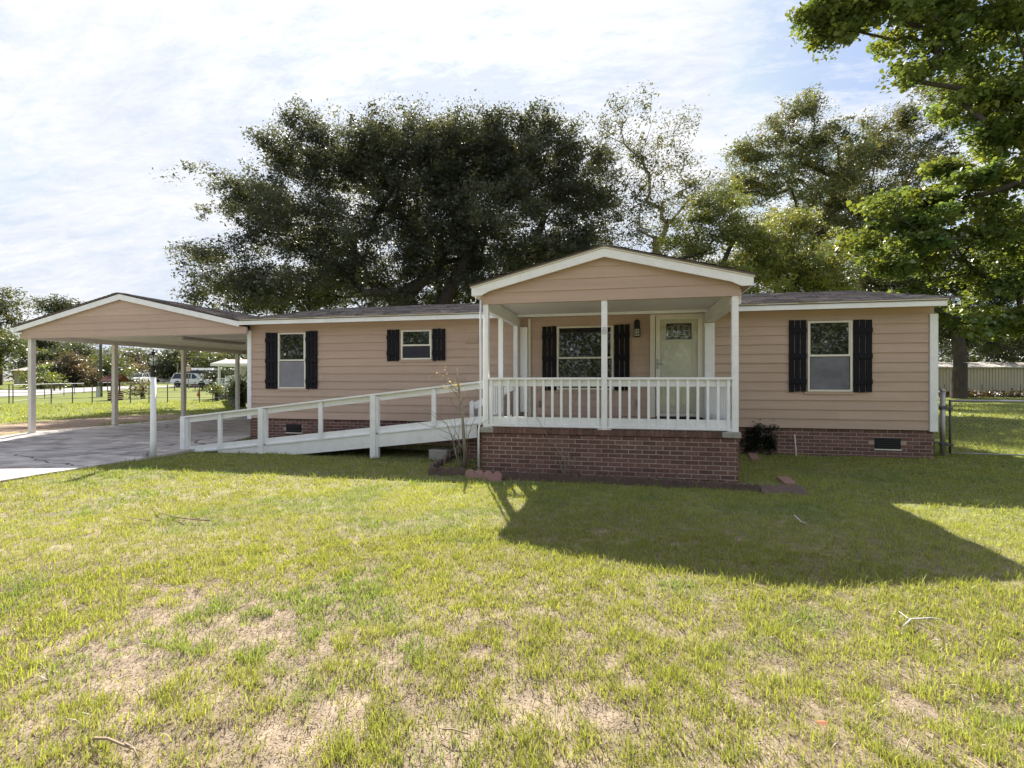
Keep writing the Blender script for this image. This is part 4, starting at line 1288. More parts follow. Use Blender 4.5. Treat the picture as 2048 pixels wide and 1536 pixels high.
simple_tree('small_tree', 'light green tree just right of the utility pole', 212, 66, 712, 24, 765, G2, 150, 26, 37)
simple_tree('pine_tree', 'distant pale pine between the second and third carport posts', 272, 110, 690, 34, 752, G3, 230, 26, 38, shape='cone')
simple_tree('pine_tree', 'distant bluish pine behind the second carport post', 232, 120, 694, 26, 752, (0.09, 0.11, 0.09), 160, 26, 39, shape='cone')
simple_tree('broad_tree', 'low distant trees behind the lantern post', 312, 115, 716, 26, 752, G3, 140, 24, 40)
simple_tree('broad_tree', 'grey green tree left of the third carport post', 345, 95, 698, 34, 754, (0.085, 0.1, 0.062), 220, 26, 41)
simple_tree('broad_tree', 'leafy tree behind the red and blue house', 405, 92, 692, 44, 752, G1, 260, 26, 42)
simple_tree('broad_tree', 'leafy tree behind the white porch building', 460, 80, 690, 50, 752, G1, 260, 26, 43)
simple_tree('red_bush', 'pinkish flowering bush in front of the distant pines', 266, 95, 736, 12, 754, (0.16, 0.10, 0.085), 60, 22, 44, cat='bush')
simple_tree('broad_tree', 'trees left of the picture beyond the road', -120, 60, 600, 70, 755, G1, 260, 26, 46)
simple_tree('dark_shrub', 'dark shrub by the far pale house', 108, 60, 742, 16, 764, (0.03, 0.045, 0.025), 70, 22, 47, cat='shrub')
simple_tree('hedge', 'low clipped yellow green hedge before the far gabled house', 84, 55, 754, 18, 764, (0.14, 0.17, 0.04), 70, 22, 48, cat='hedge')
simple_tree('young_shrub', 'small bare twiggy shrub on the lawn seen left of the lantern post', 286, 40, 768, 10, 786, (0.12, 0.11, 0.06), 40, 14, 49, cat='shrub')
simple_tree('round_shrub', 'round dark shrub beside the white porch building', 447, 60, 738, 11, 762, (0.035, 0.05, 0.02), 80, 22, 50, cat='shrub')
simple_tree('leafy_shrub', 'sprawling green shrub next to the corner of the tan house', 486, 27, 752, 16, 800, (0.07, 0.095, 0.03), 200, 24, 51, cat='shrub', lsz=0.12, cr=0.22)
simple_tree('leafy_shrub', 'light green plant in front of the dark planter box', 434, 36, 776, 8, 792, (0.14, 0.17, 0.06), 50, 20, 52, cat='shrub', lsz=0.14, cr=0.2)
# woods on the horizon and behind the photographer: one mass each
def wood(name, pts, n, per, size, cr, col, seed, hmin, hmax, group=None):
    rng = np.random.default_rng(seed)
    pts = np.array(pts, float)
    sgl = np.linalg.norm(np.diff(pts, axis=0), axis=1); cum = np.concatenate([[0], np.cumsum(sgl)])
    s = rng.random(n) * cum[-1]
    j = np.clip(np.searchsorted(cum, s) - 1, 0, len(sgl) - 1)
    f = (s - cum[j]) / sgl[j]
    c = pts[j] * (1 - f[:, None]) + pts[j + 1] * f[:, None]
    h = hmin + (hmax - hmin) * fbm(s, 0 * s + seed, 14.0, 4)
    z = h * rng.random(n) ** 0.7
    depth = rng.normal(size=n) * cr * 2.2
    C3 = np.stack([c[:, 0], c[:, 1] + depth, z], 1)
    ids = np.repeat(np.arange(n), per)
    P = C3[ids] + rng.normal(size=(len(ids), 3)) * cr * np.array([1, 1, 0.6])
    P[:, 2] = np.maximum(P[:, 2], 0.1)
    V, Qd = leaf_arrays(P, size, rng, 0.4, 0.7)
    lc = np.array(col) * (1 + 0.3 * rng.normal(size=(n, 1)).clip(-2, 2))[ids] * rng.uniform(0.7, 1.3, (len(ids), 1))
    o = np_mesh(name, V, Qd, LEAF, None, colors=np.repeat(np.clip(lc, 0.004, 0.5), 4, axis=0))
    o['kind'] = 'stuff'
    return o
a_ = at(-500, 700, 150); b_ = at(300, 700, 190); c_ = at(1000, 700, 120); d_ = at(1500, 700, 75); e_ = at(2400, 700, 80)
o = wood('distant_woodland', [(a_.x, a_.y), (b_.x, b_.y), (c_.x, c_.y), (d_.x, d_.y), (e_.x, e_.y)], 1500, 26, 0.9, 1.6, (0.085, 0.1, 0.07), 61, 6, 13)
tag(o, 'far-off line of woods along the horizon', 'woodland')
o = wood('woodland_opposite', [(-55, -26), (-16, -34), (12, -34), (50, -26)], 2400, 44, 0.34, 1.0, (0.11, 0.135, 0.05), 62, 7, 13)
tag(o, 'woods facing the house across the lawn, mirrored in its windows', 'woodland')

# ------------------------------------------------------------------ fences
def fence(name, label, pts, npost, h, wires, rail=True, z0=0.08, pr=0.03, group='chain link fences', mesh=False):
    f = thing(name, label, 'fence', (pts[0][0], pts[0][1], z0), group)
    P2 = [Vector((p[0], p[1], z0)) for p in pts]
    for a, b in zip(P2[:-1], P2[1:]):
        if rail: MB().tube([a + Vector((0, 0, h)), b + Vector((0, 0, h))], pr * 0.8, 6).build('top_rail', METAL, f)
        for wz in wires:
            MB().tube([a + Vector((0, 0, wz)), b + Vector((0, 0, wz))], 0.012, 4).build('wire', METAL, f)
    n = npost
    for k in range(n):
        u = k / (n - 1) * (len(P2) - 1)
        i = min(int(u), len(P2) - 2)
        p = P2[i].lerp(P2[i + 1], u - i)
        MB().tube([p, p + Vector((0, 0, h + 0.06))], pr, 7).build('post', METAL_D, f)
    return f
METAL_D = material('dark weathered steel post', (0.12, 0.12, 0.12), 0.6, 0.15, 10, metal=0.4)
pA = ground_at_z(18, 807); pB = ground_at_z(145, 807.5); pC = ground_at_z(261, 806); pD = ground_at_z(372, 806); pE = ground_at_z(452, 805)
fence('wire_fence', 'nearer wire fence crossing the lawn beyond the carport', [(pA.x - 22, pA.y - 3), (pA.x, pA.y), (pB.x, pB.y), (pC.x, pC.y), (pD.x, pD.y), (pE.x, pE.y)], 16, 1.12, (0.35, 0.7), rail=False)
q = [ground_at_z(a, b) for a, b in ((26, 807), (81.5, 799), (103.5, 796.5), (139, 793), (168, 790.5))]
fence('wire_fence', 'farther silver railed fence running away beside the road', [(p.x, p.y) for p in q], 7, 1.15, (0.15, 0.6), pr=0.028)
q = [ground_at_z(a, b) for a, b in ((196, 789), (240, 788), (335, 787), (430, 786))]
fence('wire_fence', 'far fence behind the red wishing well', [(p.x, p.y) for p in q], 8, 1.2, (0.6,), pr=0.045)
q = [at(px_, 790, 47) for px_ in (1800, 1864, 1989, 2120)]
fence('wire_fence', 'low wire fence in front of the beige shed', [(p.x, p.y) for p in q], 6, 1.0, (0.5,), pr=0.03)
# gate and near fence post on the right, with real woven wire
gate = thing('chain_link_gate', 'galvanised chain link gate hung on two posts at the right end of the house', 'gate', (5.75, 11.2, 0.08))
zt = 1.16
MB().tube([(5.62, 11.2, -0.05), (5.62, 11.2, 1.32)], 0.03, 10).build('post', METAL, gate, smooth=True)
p_ = MB().tube([(5.78, 11.2, -0.05), (5.78, 11.2, 1.30)], 0.042, 12).build('gate_post', METAL, gate, smooth=True)
MB().lathe((5.78, 11.2, 1.30), [(0.045, 0), (0.045, 0.02), (0.02, 0.045), (0.004, 0.06)], 12).build('post_cap', METAL, p_, smooth=True)
GX0, GX1, GYY = 5.90, 9.6, 11.2
MB().tube([(GX0, GYY, 1.12), (GX1, GYY, 1.12)], 0.024, 8).build('top_rail', METAL, gate, smooth=True)
MB().tube([(GX0, GYY, 0.14), (GX1, GYY, 0.14)], 0.014, 8).build('bottom_rail', METAL, gate, smooth=True)
MB().tube([(GX0, GYY, 0.14), (GX0, GYY, 1.14)], 0.02, 8).build('stile', METAL_D, gate, smooth=True)
MB().tube([(GX1, GYY, 0.14), (GX1, GYY, 1.14)], 0.02, 8).build('stile', METAL, gate, smooth=True)
for zz in (0.98, 0.3):
    MB().box(5.735, 5.93, GYY - 0.05, GYY + 0.05, zz - 0.02, zz + 0.02).build('hinge', METAL_D, gate, bevel=0.004)
    MB().box(5.59, 5.83, GYY - 0.05, GYY + 0.05, zz + 0.0201, zz + 0.045).build('band', METAL_D, gate)
vs, qs = [], []
stp = 0.075
zlo, zhi = 0.17, 1.11
def wire(a, b, r=0.0016):
    k = len(vs)
    d = unit(np.array(b) - np.array(a)); s = np.cross(d, [0, 1, 0]) * r
    for p in (np.array(a), np.array(b)):
        vs.extend([p - s, p + s, p + np.array([0, r * 1.6, 0])])
    qs.extend([(k, k + 1, k + 4, k + 3), (k + 1, k + 2, k + 5, k + 4), (k + 2, k, k + 3, k + 5)])
H_ = zhi - zlo
x = GX0 - H_
while x < GX1:
    for s in (1, -1):
        xa_, xb_ = (x, x + H_) if s > 0 else (x + H_, x)
        za, zb = zlo, zhi
        # clip to the frame
        if min(xa_, xb_) < GX0:
            f = (GX0 - min(xa_, xb_)) / H_
            if xa_ < xb_: xa_, za = GX0, zlo + f * H_
            else: xb_, zb = GX0, zhi - f * H_
        if max(xa_, xb_) > GX1:
            f = (max(xa_, xb_) - GX1) / H_
            if xb_ > xa_: xb_, zb = GX1, zhi - f * H_
            else: xa_, za = GX1, zlo + f * H_
        wire((xa_, GYY + 0.012 * s, za), (xb_, GYY + 0.012 * s, zb))
    x += stp
o = np_mesh('chain_mesh', np.array(vs), qs, METAL, gate); o['kind'] = 'stuff'

# ------------------------------------------------------------------ beige shed on the right
def shed():
    a = at(1800, HOR, 50); b = at(2150, HOR, 50)
    d = Vector((b.x - a.x, b.y - a.y, 0)).normalized(); nrm2 = Vector((-d.y, d.x, 0))
    Ln = (b - a).length; Z0 = 0.05; H2 = 2.83; RH = 3.35
    t = thing('storage_shed', 'long low beige ribbed metal shed with a pale roof behind the trees', 'shed', (a.x, a.y, Z0))
    SM = material('beige ribbed metal wall', (0.52, 0.46, 0.35), 0.6, 0.1, 0.6)
    a = Vector((a.x, a.y, 0)); 
    MB().hexa([a + Vector((0, 0, Z0)), a + d * Ln + Vector((0, 0, Z0)), a + d * Ln + nrm2 * 5 + Vector((0, 0, Z0)), a + nrm2 * 5 + Vector((0, 0, Z0)),
               a + Vector((0, 0, H2)), a + d * Ln + Vector((0, 0, H2)), a + d * Ln + nrm2 * 5 + Vector((0, 0, H2)), a + nrm2 * 5 + Vector((0, 0, H2))]).build('wall', SM, t)
    mb = MB(); k = 0
    while k * 0.3 < Ln:
        p = a + d * (k * 0.3) - nrm2 * 0.022
        mb.beam(p + Vector((0, 0, Z0 + 0.05)), p + Vector((0, 0, H2 - 0.05)), 0.05, 0.04, up=tuple(nrm2)); k += 1
    o = mb.build('wall_ribs', SM, t); o['kind'] = 'stuff'
    RM = material('weathered pale roof', (0.55, 0.5, 0.44), 0.7, 0.2, 0.8, dirt=(0.15, 0.12, 0.1), dirt_amt=0.7, dscale=0.5)
    f0 = a - nrm2 * 0.25 - d * 0.3 + Vector((0, 0, H2)); f1 = a + d * (Ln + 0.3) - nrm2 * 0.25 + Vector((0, 0, H2))
    g0 = a + nrm2 * 2.5 + d * 1.2 + Vector((0, 0, RH)); g1_ = a + d * (Ln - 1) + nrm2 * 2.5 + Vector((0, 0, RH))
    h0 = a + nrm2 * 5.25 - d * 0.3 + Vector((0, 0, H2)); h1 = a + d * (Ln + 0.3) + nrm2 * 5.25 + Vector((0, 0, H2))
    MB().add([f0, f1, g1_, g0, h0, h1], [(0, 1, 2, 3), (3, 2, 5, 4), (0, 3, 4), (1, 5, 2), (0, 4, 5, 1)]).build('roof', RM, t)
    MB().beam(f0 + Vector((0, 0, -0.06)), f1 + Vector((0, 0, -0.06)), 0.05, 0.12).build('eave_trim', RM, t)
shed()
# dark leaf pile / ground cover strip before the shed
lp = at(1960, 790, 43)
rng = np.random.default_rng(77)
n = 5000
P = np.stack([lp.x + rng.normal(size=n) * 5.0, lp.y + rng.normal(size=n) * 0.8 + 0, 0.1 + np.abs(rng.normal(size=n)) * 0.22], 1)
V, Qd = leaf_arrays(P, 0.22, rng, 0.6, 0.7)
o = np_mesh('brush_pile', V, Qd, LEAF, None, colors=np.repeat(np.array([0.07, 0.05, 0.03]) * rng.uniform(0.5, 1.6, (n, 1)), 4, axis=0))
o['kind'] = 'stuff'; tag(o, 'low brown brush and weeds along the foot of the beige shed', 'brush')

# ------------------------------------------------------------------ far buildings on the left
def building(name, label, px0, px1, ztop_px, base_px, t, depth, wall, roofm, roof_px, kind='gable', windows=(), cat='house', trim=WHITE, overhang=0.35, dormer=None):
    a = at(px0, HOR, t); b = at(px1, HOR, t); a.z = b.z = 0
    d = (b - a).normalized(); nn = Vector((-d.y, d.x, 0)); Ln = (b - a).length
    z1 = at(px0, ztop_px, t).z; z2 = at(px0, roof_px, t).z; z0 = 0.0
    r = thing(name, label, cat, (a.x, a.y, 0.05))
    U = Vector((0, 0, 1))
    MB().hexa([a, b, b + nn * depth, a + nn * depth, a + U * z1, b + U * z1, b + nn * depth + U * z1, a + nn * depth + U * z1]).build('wall', wall, r)
    o = overhang
    f0, f1 = a - nn * o - d * o + U * z1, b - nn * o + d * o + U * z1
    k0, k1 = a + nn * (depth + o) - d * o + U * z1, b + nn * (depth + o) + d * o + U * z1
    if kind == 'gable':
        r0_, r1_ = a + nn * depth / 2 - d * o + U * z2, b + nn * depth / 2 + d * o + U * z2
        MB().add([f0, f1, r1_, r0_, k0, k1], [(0, 1, 2, 3), (3, 2, 5, 4), (0, 3, 4), (1, 5, 2), (0, 4, 5, 1)]).build('roof', roofm, r)
    elif kind == 'front':
        m_ = (f0 + f1) / 2 + U * (z2 - z1); m2 = (k0 + k1) / 2 + U * (z2 - z1)
        MB().add([f0, f1, m_, k0, k1, m2], [(0, 1, 2), (3, 5, 4), (0, 2, 5, 3), (1, 4, 5, 2), (0, 3, 4, 1)]).build('roof', roofm, r)
        MB().add([a - nn * (o + 0.02) + U * z1, b - nn * (o + 0.02) + U * z1, (a + b) / 2 - nn * (o + 0.02) + U * (z2 - 0.1)], [(0, 1, 2)]).build('gable_front', wall, r)
    else:
        MB().hexa([f0, f1, k1, k0, f0 + U * (z2 - z1), f1 + U * (z2 - z1), k1 + U * (z2 - z1), k0 + U * (z2 - z1)]).build('roof', roofm, r)
    for (u0, u1, w0, w1) in windows:
        p = a + d * Ln * u0 - nn * 0.04; q_ = a + d * Ln * u1 - nn * 0.04
        fr = MB().hexa([p + U * w0, q_ + U * w0, q_ + nn * 0.05 + U * w0, p + nn * 0.05 + U * w0, p + U * w1, q_ + U * w1, q_ + nn * 0.05 + U * w1, p + nn * 0.05 + U * w1]).build('window', trim, r)
        e = d * 0.12; p2 = p - nn * 0.02 + e; q2 = q_ - nn * 0.02 - e
        MB().hexa([p2 + U * (w0 + .1), q2 + U * (w0 + .1), q2 + nn * 0.015 + U * (w0 + .1), p2 + nn * 0.015 + U * (w0 + .1), p2 + U * (w1 - .1), q2 + U * (w1 - .1), q2 + nn * 0.015 + U * (w1 - .1), p2 + nn * 0.015 + U * (w1 - .1)]).build('pane', GLASS, fr)
    return r
BEIGE = material('pale beige house wall', (0.5, 0.44, 0.36), 0.7, 0.06, 0.5)
ROOFG = material('pale pinkish grey roof', (0.32, 0.27, 0.25), 0.85, 0.1, 0.8)
building('brick_house', 'pale beige house behind trees at the far left', 28, 56, 741, 762, 66, 8, BEIGE, ROOFG, 728, 'gable', [(0.25, 0.4, 0.6, 1.7), (0.62, 0.72, 0.1, 1.8)])
building('gabled_house', 'far house with a small white front gable, right of the front left carport post', 72, 108, 744, 762, 72, 9, BEIGE, ROOFG, 734, 'gable', [(0.1, 0.25, 0.5, 1.6)])
building('house_gable', 'small white pointed entrance gable on the far pale house', 80, 90, 743, 762, 70, 2, WHITE, ROOFG, 734, 'front', [(0.25, 0.75, 0.2, 1.6)], cat='porch')
building('white_house', 'white gabled house far off behind the lantern post', 318, 343, 747, 757, 100, 9, material('white far wall', (0.75, 0.77, 0.8), 0.7), material('white metal roof', (0.78, 0.78, 0.8), 0.5), 740, 'front', [])
building('white_shed', 'small white building far off behind the second carport post', 214, 243, 746, 760, 95, 6, WHITE, WHITE, 739, 'flat', [(0.75, 0.88, 0.3, 1.6)], cat='building')
DKB = material('dark slate blue wall', (0.035, 0.045, 0.075), 0.6, 0.1, 0.5)
REDW = material('red brick wall far', (0.22, 0.07, 0.05), 0.8, 0.1, 0.5)
building('red_house', 'red brick house with dark blue upper wall and white flat roof edge', 386, 466, 748, 762, 70, 7, REDW, DKB, 740.5, 'flat', [(0.17, 0.25, 0.55, 1.55), (0.35, 0.47, 0.35, 1.55)], overhang=0.1)
wr_a = at(388, 740, 69.5); wr_b = at(466, 740, 69.5)
o = MB().beam((wr_a.x, wr_a.y, at(0, 738.2, 69.5).z), (wr_b.x, wr_b.y, at(0, 738.2, 69.5).z), 1.2, 0.3).build('white_awning', WHITE)
tag(o, 'long white canopy edge over the dark blue wall of the red brick house', 'canopy')
building('dark_shed', 'dark low building behind the pink flowering bush', 247, 262, 741, 756, 105, 4, DKB, DKB, 739.5, 'flat', [], cat='building')
# white porch building near the corner of the house
def white_porch():
    t0 = 40.0
    a = at(434, HOR, t0); b = at(520, HOR, t0); a.z = b.z = 0
    d = (b - a).normalized(); nn = Vector((-d.y, d.x, 0)); U = Vector((0, 0, 1)); Ln = (b - a).length
    zd = at(0, 779, t0).z; zr = at(0, 732, t0).z; zt_ = at(0, 717, t0).z; zrail = at(0, 757, t0).z
    r = thing('white_porch', 'white railed porch with grey shingle roof on the neighbouring house', 'porch', (a.x, a.y, 0.05))
    MB().hexa([a - d * 0.2, b, b + nn * 2.5, a + nn * 2.5 - d * 0.2, a - d * 0.2 + U * (zd - 0.18), b + U * (zd - 0.18), b + nn * 2.5 + U * (zd - 0.18), a + nn * 2.5 + U * (zd - 0.18)]).build('base', material('grey brown planter board', (0.15, 0.13, 0.12), 0.8), r)
    MB().hexa([a - nn * 0.1 - d * 0.3 + U * (zd - 0.17), b - nn * 0.1 + U * (zd - 0.17), b + nn * 2.5 + U * (zd - 0.17), a + nn * 2.5 - d * 0.3 + U * (zd - 0.17), a - nn * 0.1 - d * 0.3 + U * zd, b - nn * 0.1 + U * zd, b + nn * 2.5 + U * zd, a + nn * 2.5 - d * 0.3 + U * zd]).build('deck', WHITE, r)
    f0 = a - d * 0.35 - nn * 0.3 + U * zr; f1 = b - nn * 0.3 + U * zr
    MB().hexa([f0, f1, f1 + nn * 2.9, f0 + nn * 2.9, f0 + U * 0.18, f1 + U * 0.18, f1 + nn * 2.9 + U * 0.18, f0 + nn * 2.9 + U * 0.18]).build('fascia', WHITE, r)
    MB().add([f0 + U * 0.19, f1 + U * 0.19, f1 + nn * 2 + U * (zt_ - zr), f0 + nn * 2 + U * (zt_ - zr), f0 + nn * 3 + U * 0.19, f1 + nn * 3 + U * 0.19], [(0, 1, 2, 3), (3, 2, 5, 4), (0, 3, 4), (0, 4, 5, 1)]).build('roof', ROOFG, r)
    for px_ in (438.5, 478, 505):
        p = at(px_, HOR, t0); p.z = 0
        MB().beam(p + U * zd, p + U * zr, 0.14, 0.14).build('post', WHITE, r)
    MB().beam(a + U * zrail, b + U * zrail, 0.07, 0.07).build('handrail', WHITE, r)
    MB().beam(a + U * (zd + 0.12), b + U * (zd + 0.12), 0.05, 0.05).build('bottom_rail', WHITE, r)
    k = 0
    while k * 0.15 < Ln:
        p = a + d * (k * 0.15)
        MB().beam(p + U * (zd + 0.12), p + U * zrail, 0.035, 0.035).build('baluster', WHITE, r); k += 1
    # wall with windows at the back of the porch
    MB().hexa([a + nn * 2.5, b + nn * 2.5, b + nn * 2.7, a + nn * 2.7, a + nn * 2.5 + U * zr, b + nn * 2.5 + U * zr, b + nn * 2.7 + U * zr, a + nn * 2.7 + U * zr]).build('wall', material('shaded grey lap wall', (0.5, 0.48, 0.44), 0.7), r)  # grey boards closing the back of the porch
    for u0, u1 in ((0.30, 0.36), (0.40, 0.46), (0.62, 0.74)):
        p, q_ = a + d * Ln * u0 + nn * 2.44, a + d * Ln * u1 + nn * 2.44
        MB().hexa([p + U * (zd + .8), q_ + U * (zd + .8), q_ + nn * .05 + U * (zd + .8), p + nn * .05 + U * (zd + .8), p + U * (zr - .3), q_ + U * (zr - .3), q_ + nn * .05 + U * (zr - .3), p + nn * .05 + U * (zr - .3)]).build('window', GLASS, r)
    # two rocking chairs
    for px_ in (452, 461):
        p = at(px_, HOR, t0 + 1.2); c = thing('rocking_chair', 'white rocking chair on the neighbouring porch, %s one' % ('left' if px_ < 455 else 'right'), 'chair', (p.x, p.y, zd))
        x, y = p.x, p.y
        MB().box(x - .28, x + .28, y - .25, y + .25, zd + .4, zd + .45).build('seat', WHITE, c)
        for k in range(5): MB().box(x - .25 + k * .115, x - .21 + k * .115, y + .22, y + .26, zd + .45, zd + 1.1).build('back_slat', WHITE, c)
        for sx in (-.26, .26):
            MB().beam((x + sx, y - .4, zd + .06), (x + sx, y + .45, zd + .06), .05, .05).build('rocker', WHITE, c)
            MB().beam((x + sx, y - .22, zd + .06), (x + sx, y - .22, zd + .65), .05, .05).build('leg', WHITE, c)
            MB().beam((x + sx, y + .22, zd + .06), (x + sx, y + .24, zd + 1.1), .05, .05).build('leg', WHITE, c)
            MB().beam((x + sx, y - .26, zd + .66), (x + sx, y + .24, zd + .66), .07, .03).build('armrest', WHITE, c)
white_porch()
# dark board fence beside it
fb = thing('board_fence', 'short dark grey board fence between the carport and the white porch', 'fence', tuple(at(459, HOR, 33)[:2]) + (0.08,))
a = at(456, HOR, 36); b = at(476, HOR, 24)
for k in range(22):
    p = a.lerp(b, k / 22); q_ = a.lerp(b, (k + 0.9) / 22)
    MB().beam((p.x, p.y, 0.6), (q_.x, q_.y, 0.6), 0.03, 1.05).build('board', material('dark grey board', (0.1, 0.09, 0.085), 0.9, 0.2, 5), fb)

# ------------------------------------------------------------------ cars
def car(name, label, px, t, base_px, heading, color, L_=4.5, W_=1.8, H_=1.6, kind='suv', cat='car'):
    p = at(px, HOR, t)
    zb = 0.1 + float(zfar(p.x, p.y))
    root = bpy.data.objects.new(name, None); COL.objects.link(root)
    root.location = (0, 0, 0)
    tag(root, label, cat)
    paint = material('car paint %s' % name + str(round(color[0], 2)), color, 0.25, 0.02, 1, spec=0.6)
    h, w2 = H_, W_ / 2
    if kind == 'suv':
        body = [(-2.2, .35), (-2.25, .75), (-2.15, 1.0), (-1.5, 1.03), (0.9, 1.02), (1.1, .98), (2.05, .85), (2.22, .65), (2.22, .32)]
        cab = [(-2.1, 1.0), (-1.85, h - .06), (-1.4, h), (0.1, h - .02), (0.45, h - .12), (1.2, 1.0)]
    elif kind == 'van':
        body = [(-2.3, .35), (-2.35, .75), (-2.3, 1.0), (-1.5, 1.03), (1.1, 1.02), (1.5, .98), (2.2, .8), (2.4, .6), (2.4, .32)]
        cab = [(-2.3, 1.0), (-2.1, h - .06), (-1.7, h), (0.4, h - .02), (0.8, h - .12), (1.7, .98)]
    else:
        body = [(-2.25, .3), (-2.3, .7), (-2.2, .88), (-1.4, .9), (0.8, .9), (1.1, .85), (2.1, .7), (2.25, .55), (2.25, .28)]
        cab = [(-1.9, .88), (-1.2, h - .05), (-.8, h), (0.1, h - .01), (0.35, h - .06), (1.15, .88)]
    s = L_ / 4.5
    n = len(body)
    vs, fs = [], []
    for yy, sc, dz in ((-w2, 1, 0), (-w2 * .94, 1, .02), (w2 * .94, 1, .02), (w2, 1, 0)):
        for (x, z) in body:
            ins = 0.06 if abs(yy) == w2 else 0
            vs.append((x * s * (1 - ins * 0.4), yy, z if z < .5 else z - ins * 0.6))
    for j in range(3):
        for i in range(n):
            k = (i + 1) % n
            fs.append((j * n + i, j * n + k, (j + 1) * n + k, (j + 1) * n + i))
    fs.append(tuple(range(n))[::-1]); fs.append(tuple(range(3 * n, 4 * n)))
    MB().add(vs, fs).build('body', paint, root, bevel=0.03)
    m = len(cab)
    vs = []
    for sgn in (-1, 1):
        for (x, z) in cab:
            f = (z - 1.0) / (h - 1.0) if h > 1 else 0
            vs.append((x * s, sgn * (w2 * .93 - max(f, 0) * .17), z))
    fs = [tuple(range(m))[::-1], tuple(range(m, 2 * m))] + [(i, (i + 1) % m, (i + 1) % m + m, i + m) for i in range(m)]
    MB().add(vs, fs).build('cabin', CARGLASS, root)
    # roof, pillars
    rp = MB()
    xt = [c for c in cab if c[1] > h - .1]
    rp.box(xt[0][0] * s, xt[-1][0] * s, -w2 * .78, w2 * .78, h - .03, h + .02)
    for sgn in (-1, 1):
        yo = sgn * (w2 * .93 + .005); yi = sgn * (w2 * .93 - .17 + .005)
        for (x0_, x1_) in ((cab[0][0], cab[1][0]), (cab[-1][0], cab[-2][0]), (cab[0][0] * .42, cab[1][0] * .42), (0.15, 0.12)):
            rp.beam((x0_ * s, yo, cab[0][1]), (x1_ * s, yi, h - .05), .03, .09, up=(1, 0, 0))
    rp.build('roof', paint, root)
    TY = material('tyre rubber', (0.02, 0.02, 0.02), 0.9); RM_ = material('wheel rim', (0.4, 0.4, 0.42), 0.35, metal=0.6)
    for xw in (-1.38 * s, 1.42 * s):
        for sgn in (-1, 1):
            mb = MB()
            prof = [(0.18, -.1), (.33, -.1), (.35, -.06), (.35, .06), (.33, .1), (.18, .1)]
            k = 18; vv = []
            for r_, y_ in prof:
                vv += [(xw + r_ * math.cos(2 * math.pi * q / k), sgn * (w2 - .09) + y_, .34 + r_ * math.sin(2 * math.pi * q / k)) for q in range(k)]
            ff = [(i * k + q, i * k + (q + 1) % k, (i + 1) * k + (q + 1) % k, (i + 1) * k + q) for i in range(5) for q in range(k)]
            wh_ = mb.add(vv, ff).build('wheel', TY, root, smooth=False)
            rm = MB()
            yy = sgn * (w2 - .09 + .085)
            rm.add([(xw + .2 * math.cos(2 * math.pi * q / k), yy, .34 + .2 * math.sin(2 * math.pi * q / k)) for q in range(k)], [tuple(range(k)) if sgn < 0 else tuple(range(k))[::-1]])
            rm.build('rim', RM_, wh_)
            # dark wheel arch
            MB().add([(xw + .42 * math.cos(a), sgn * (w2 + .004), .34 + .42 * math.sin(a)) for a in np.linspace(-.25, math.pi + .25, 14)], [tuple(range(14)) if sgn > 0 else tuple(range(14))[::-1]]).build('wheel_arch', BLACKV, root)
    HL = material('headlamp', (0.7, 0.72, 0.75), 0.2); TL = material('tail lamp', (0.35, 0.02, 0.02), 0.3)
    zl = .72 if kind != 'sedan' else .62
    for sgn in (-1, 1):
        MB().box(2.12 * s, 2.215 * s + (.1 if kind == 'van' else 0), sgn * w2 * .72 - .18, sgn * w2 * .72 + .18, zl - .07, zl + .07).build('headlight', HL, root)
        MB().box(-2.27 * s, -2.2 * s, sgn * w2 * .8 - .1, sgn * w2 * .8 + .1, zl, zl + .25).build('taillight', TL, root)
        MB().box(.82 * s, 1.0 * s, sgn * (w2 + .09) - .08, sgn * (w2 + .09) + .08, 1.0, 1.14).build('mirror', paint, root)
    MB().box(2.2 * s, 2.245 * s + (.12 if kind == 'van' else 0), -.5, .5, .42, .62).build('grille', BLACKV, root)
    MB().box(2.2 * s, 2.26 * s + (.12 if kind == 'van' else 0), -.8, .8, .3, .4).build('bumper', BLACKV, root)
    root.location = (p.x, p.y, zb)
    root.rotation_euler = (0, 0, heading)
    return root
hd_ = YAW
car('white_suv', 'white sport utility car parked side on beyond the lawn, left of the white porch', 387, 66, 780.5, hd_ + 0.05, (0.75, 0.77, 0.8), 4.8, 1.85, 1.7, 'suv')
car('maroon_suv', 'maroon van with dark windows parked just behind the white sport utility car', 416, 71, 778, hd_ + 0.0, (0.14, 0.02, 0.03), 5.0, 1.95, 2.0, 'van')
car('white_suv', 'white car facing the viewer on the far road, left of the lantern post', 276, 72, 772, hd_ - math.pi / 2 + 0.35, (0.75, 0.77, 0.78), 4.4, 1.8, 1.6, 'suv')
car('grey_suv', 'grey windowed car standing right behind the white car that faces the viewer', 287, 84, 769, hd_ - math.pi / 2 + 0.5, (0.6, 0.62, 0.64), 4.4, 1.8, 1.75, 'suv')
car('green_sedan', 'pale green sedan parked far off in front of the dark shed', 261, 95, 758.5 + 6, hd_ + math.pi, (0.5, 0.6, 0.58), 4.3, 1.7, 1.35, 'sedan')
car('white_sedan', 'white car far off right of the lantern post, before the white house', 337, 95, 768, hd_, (0.7, 0.7, 0.66), 4.6, 1.8, 1.3, 'sedan')

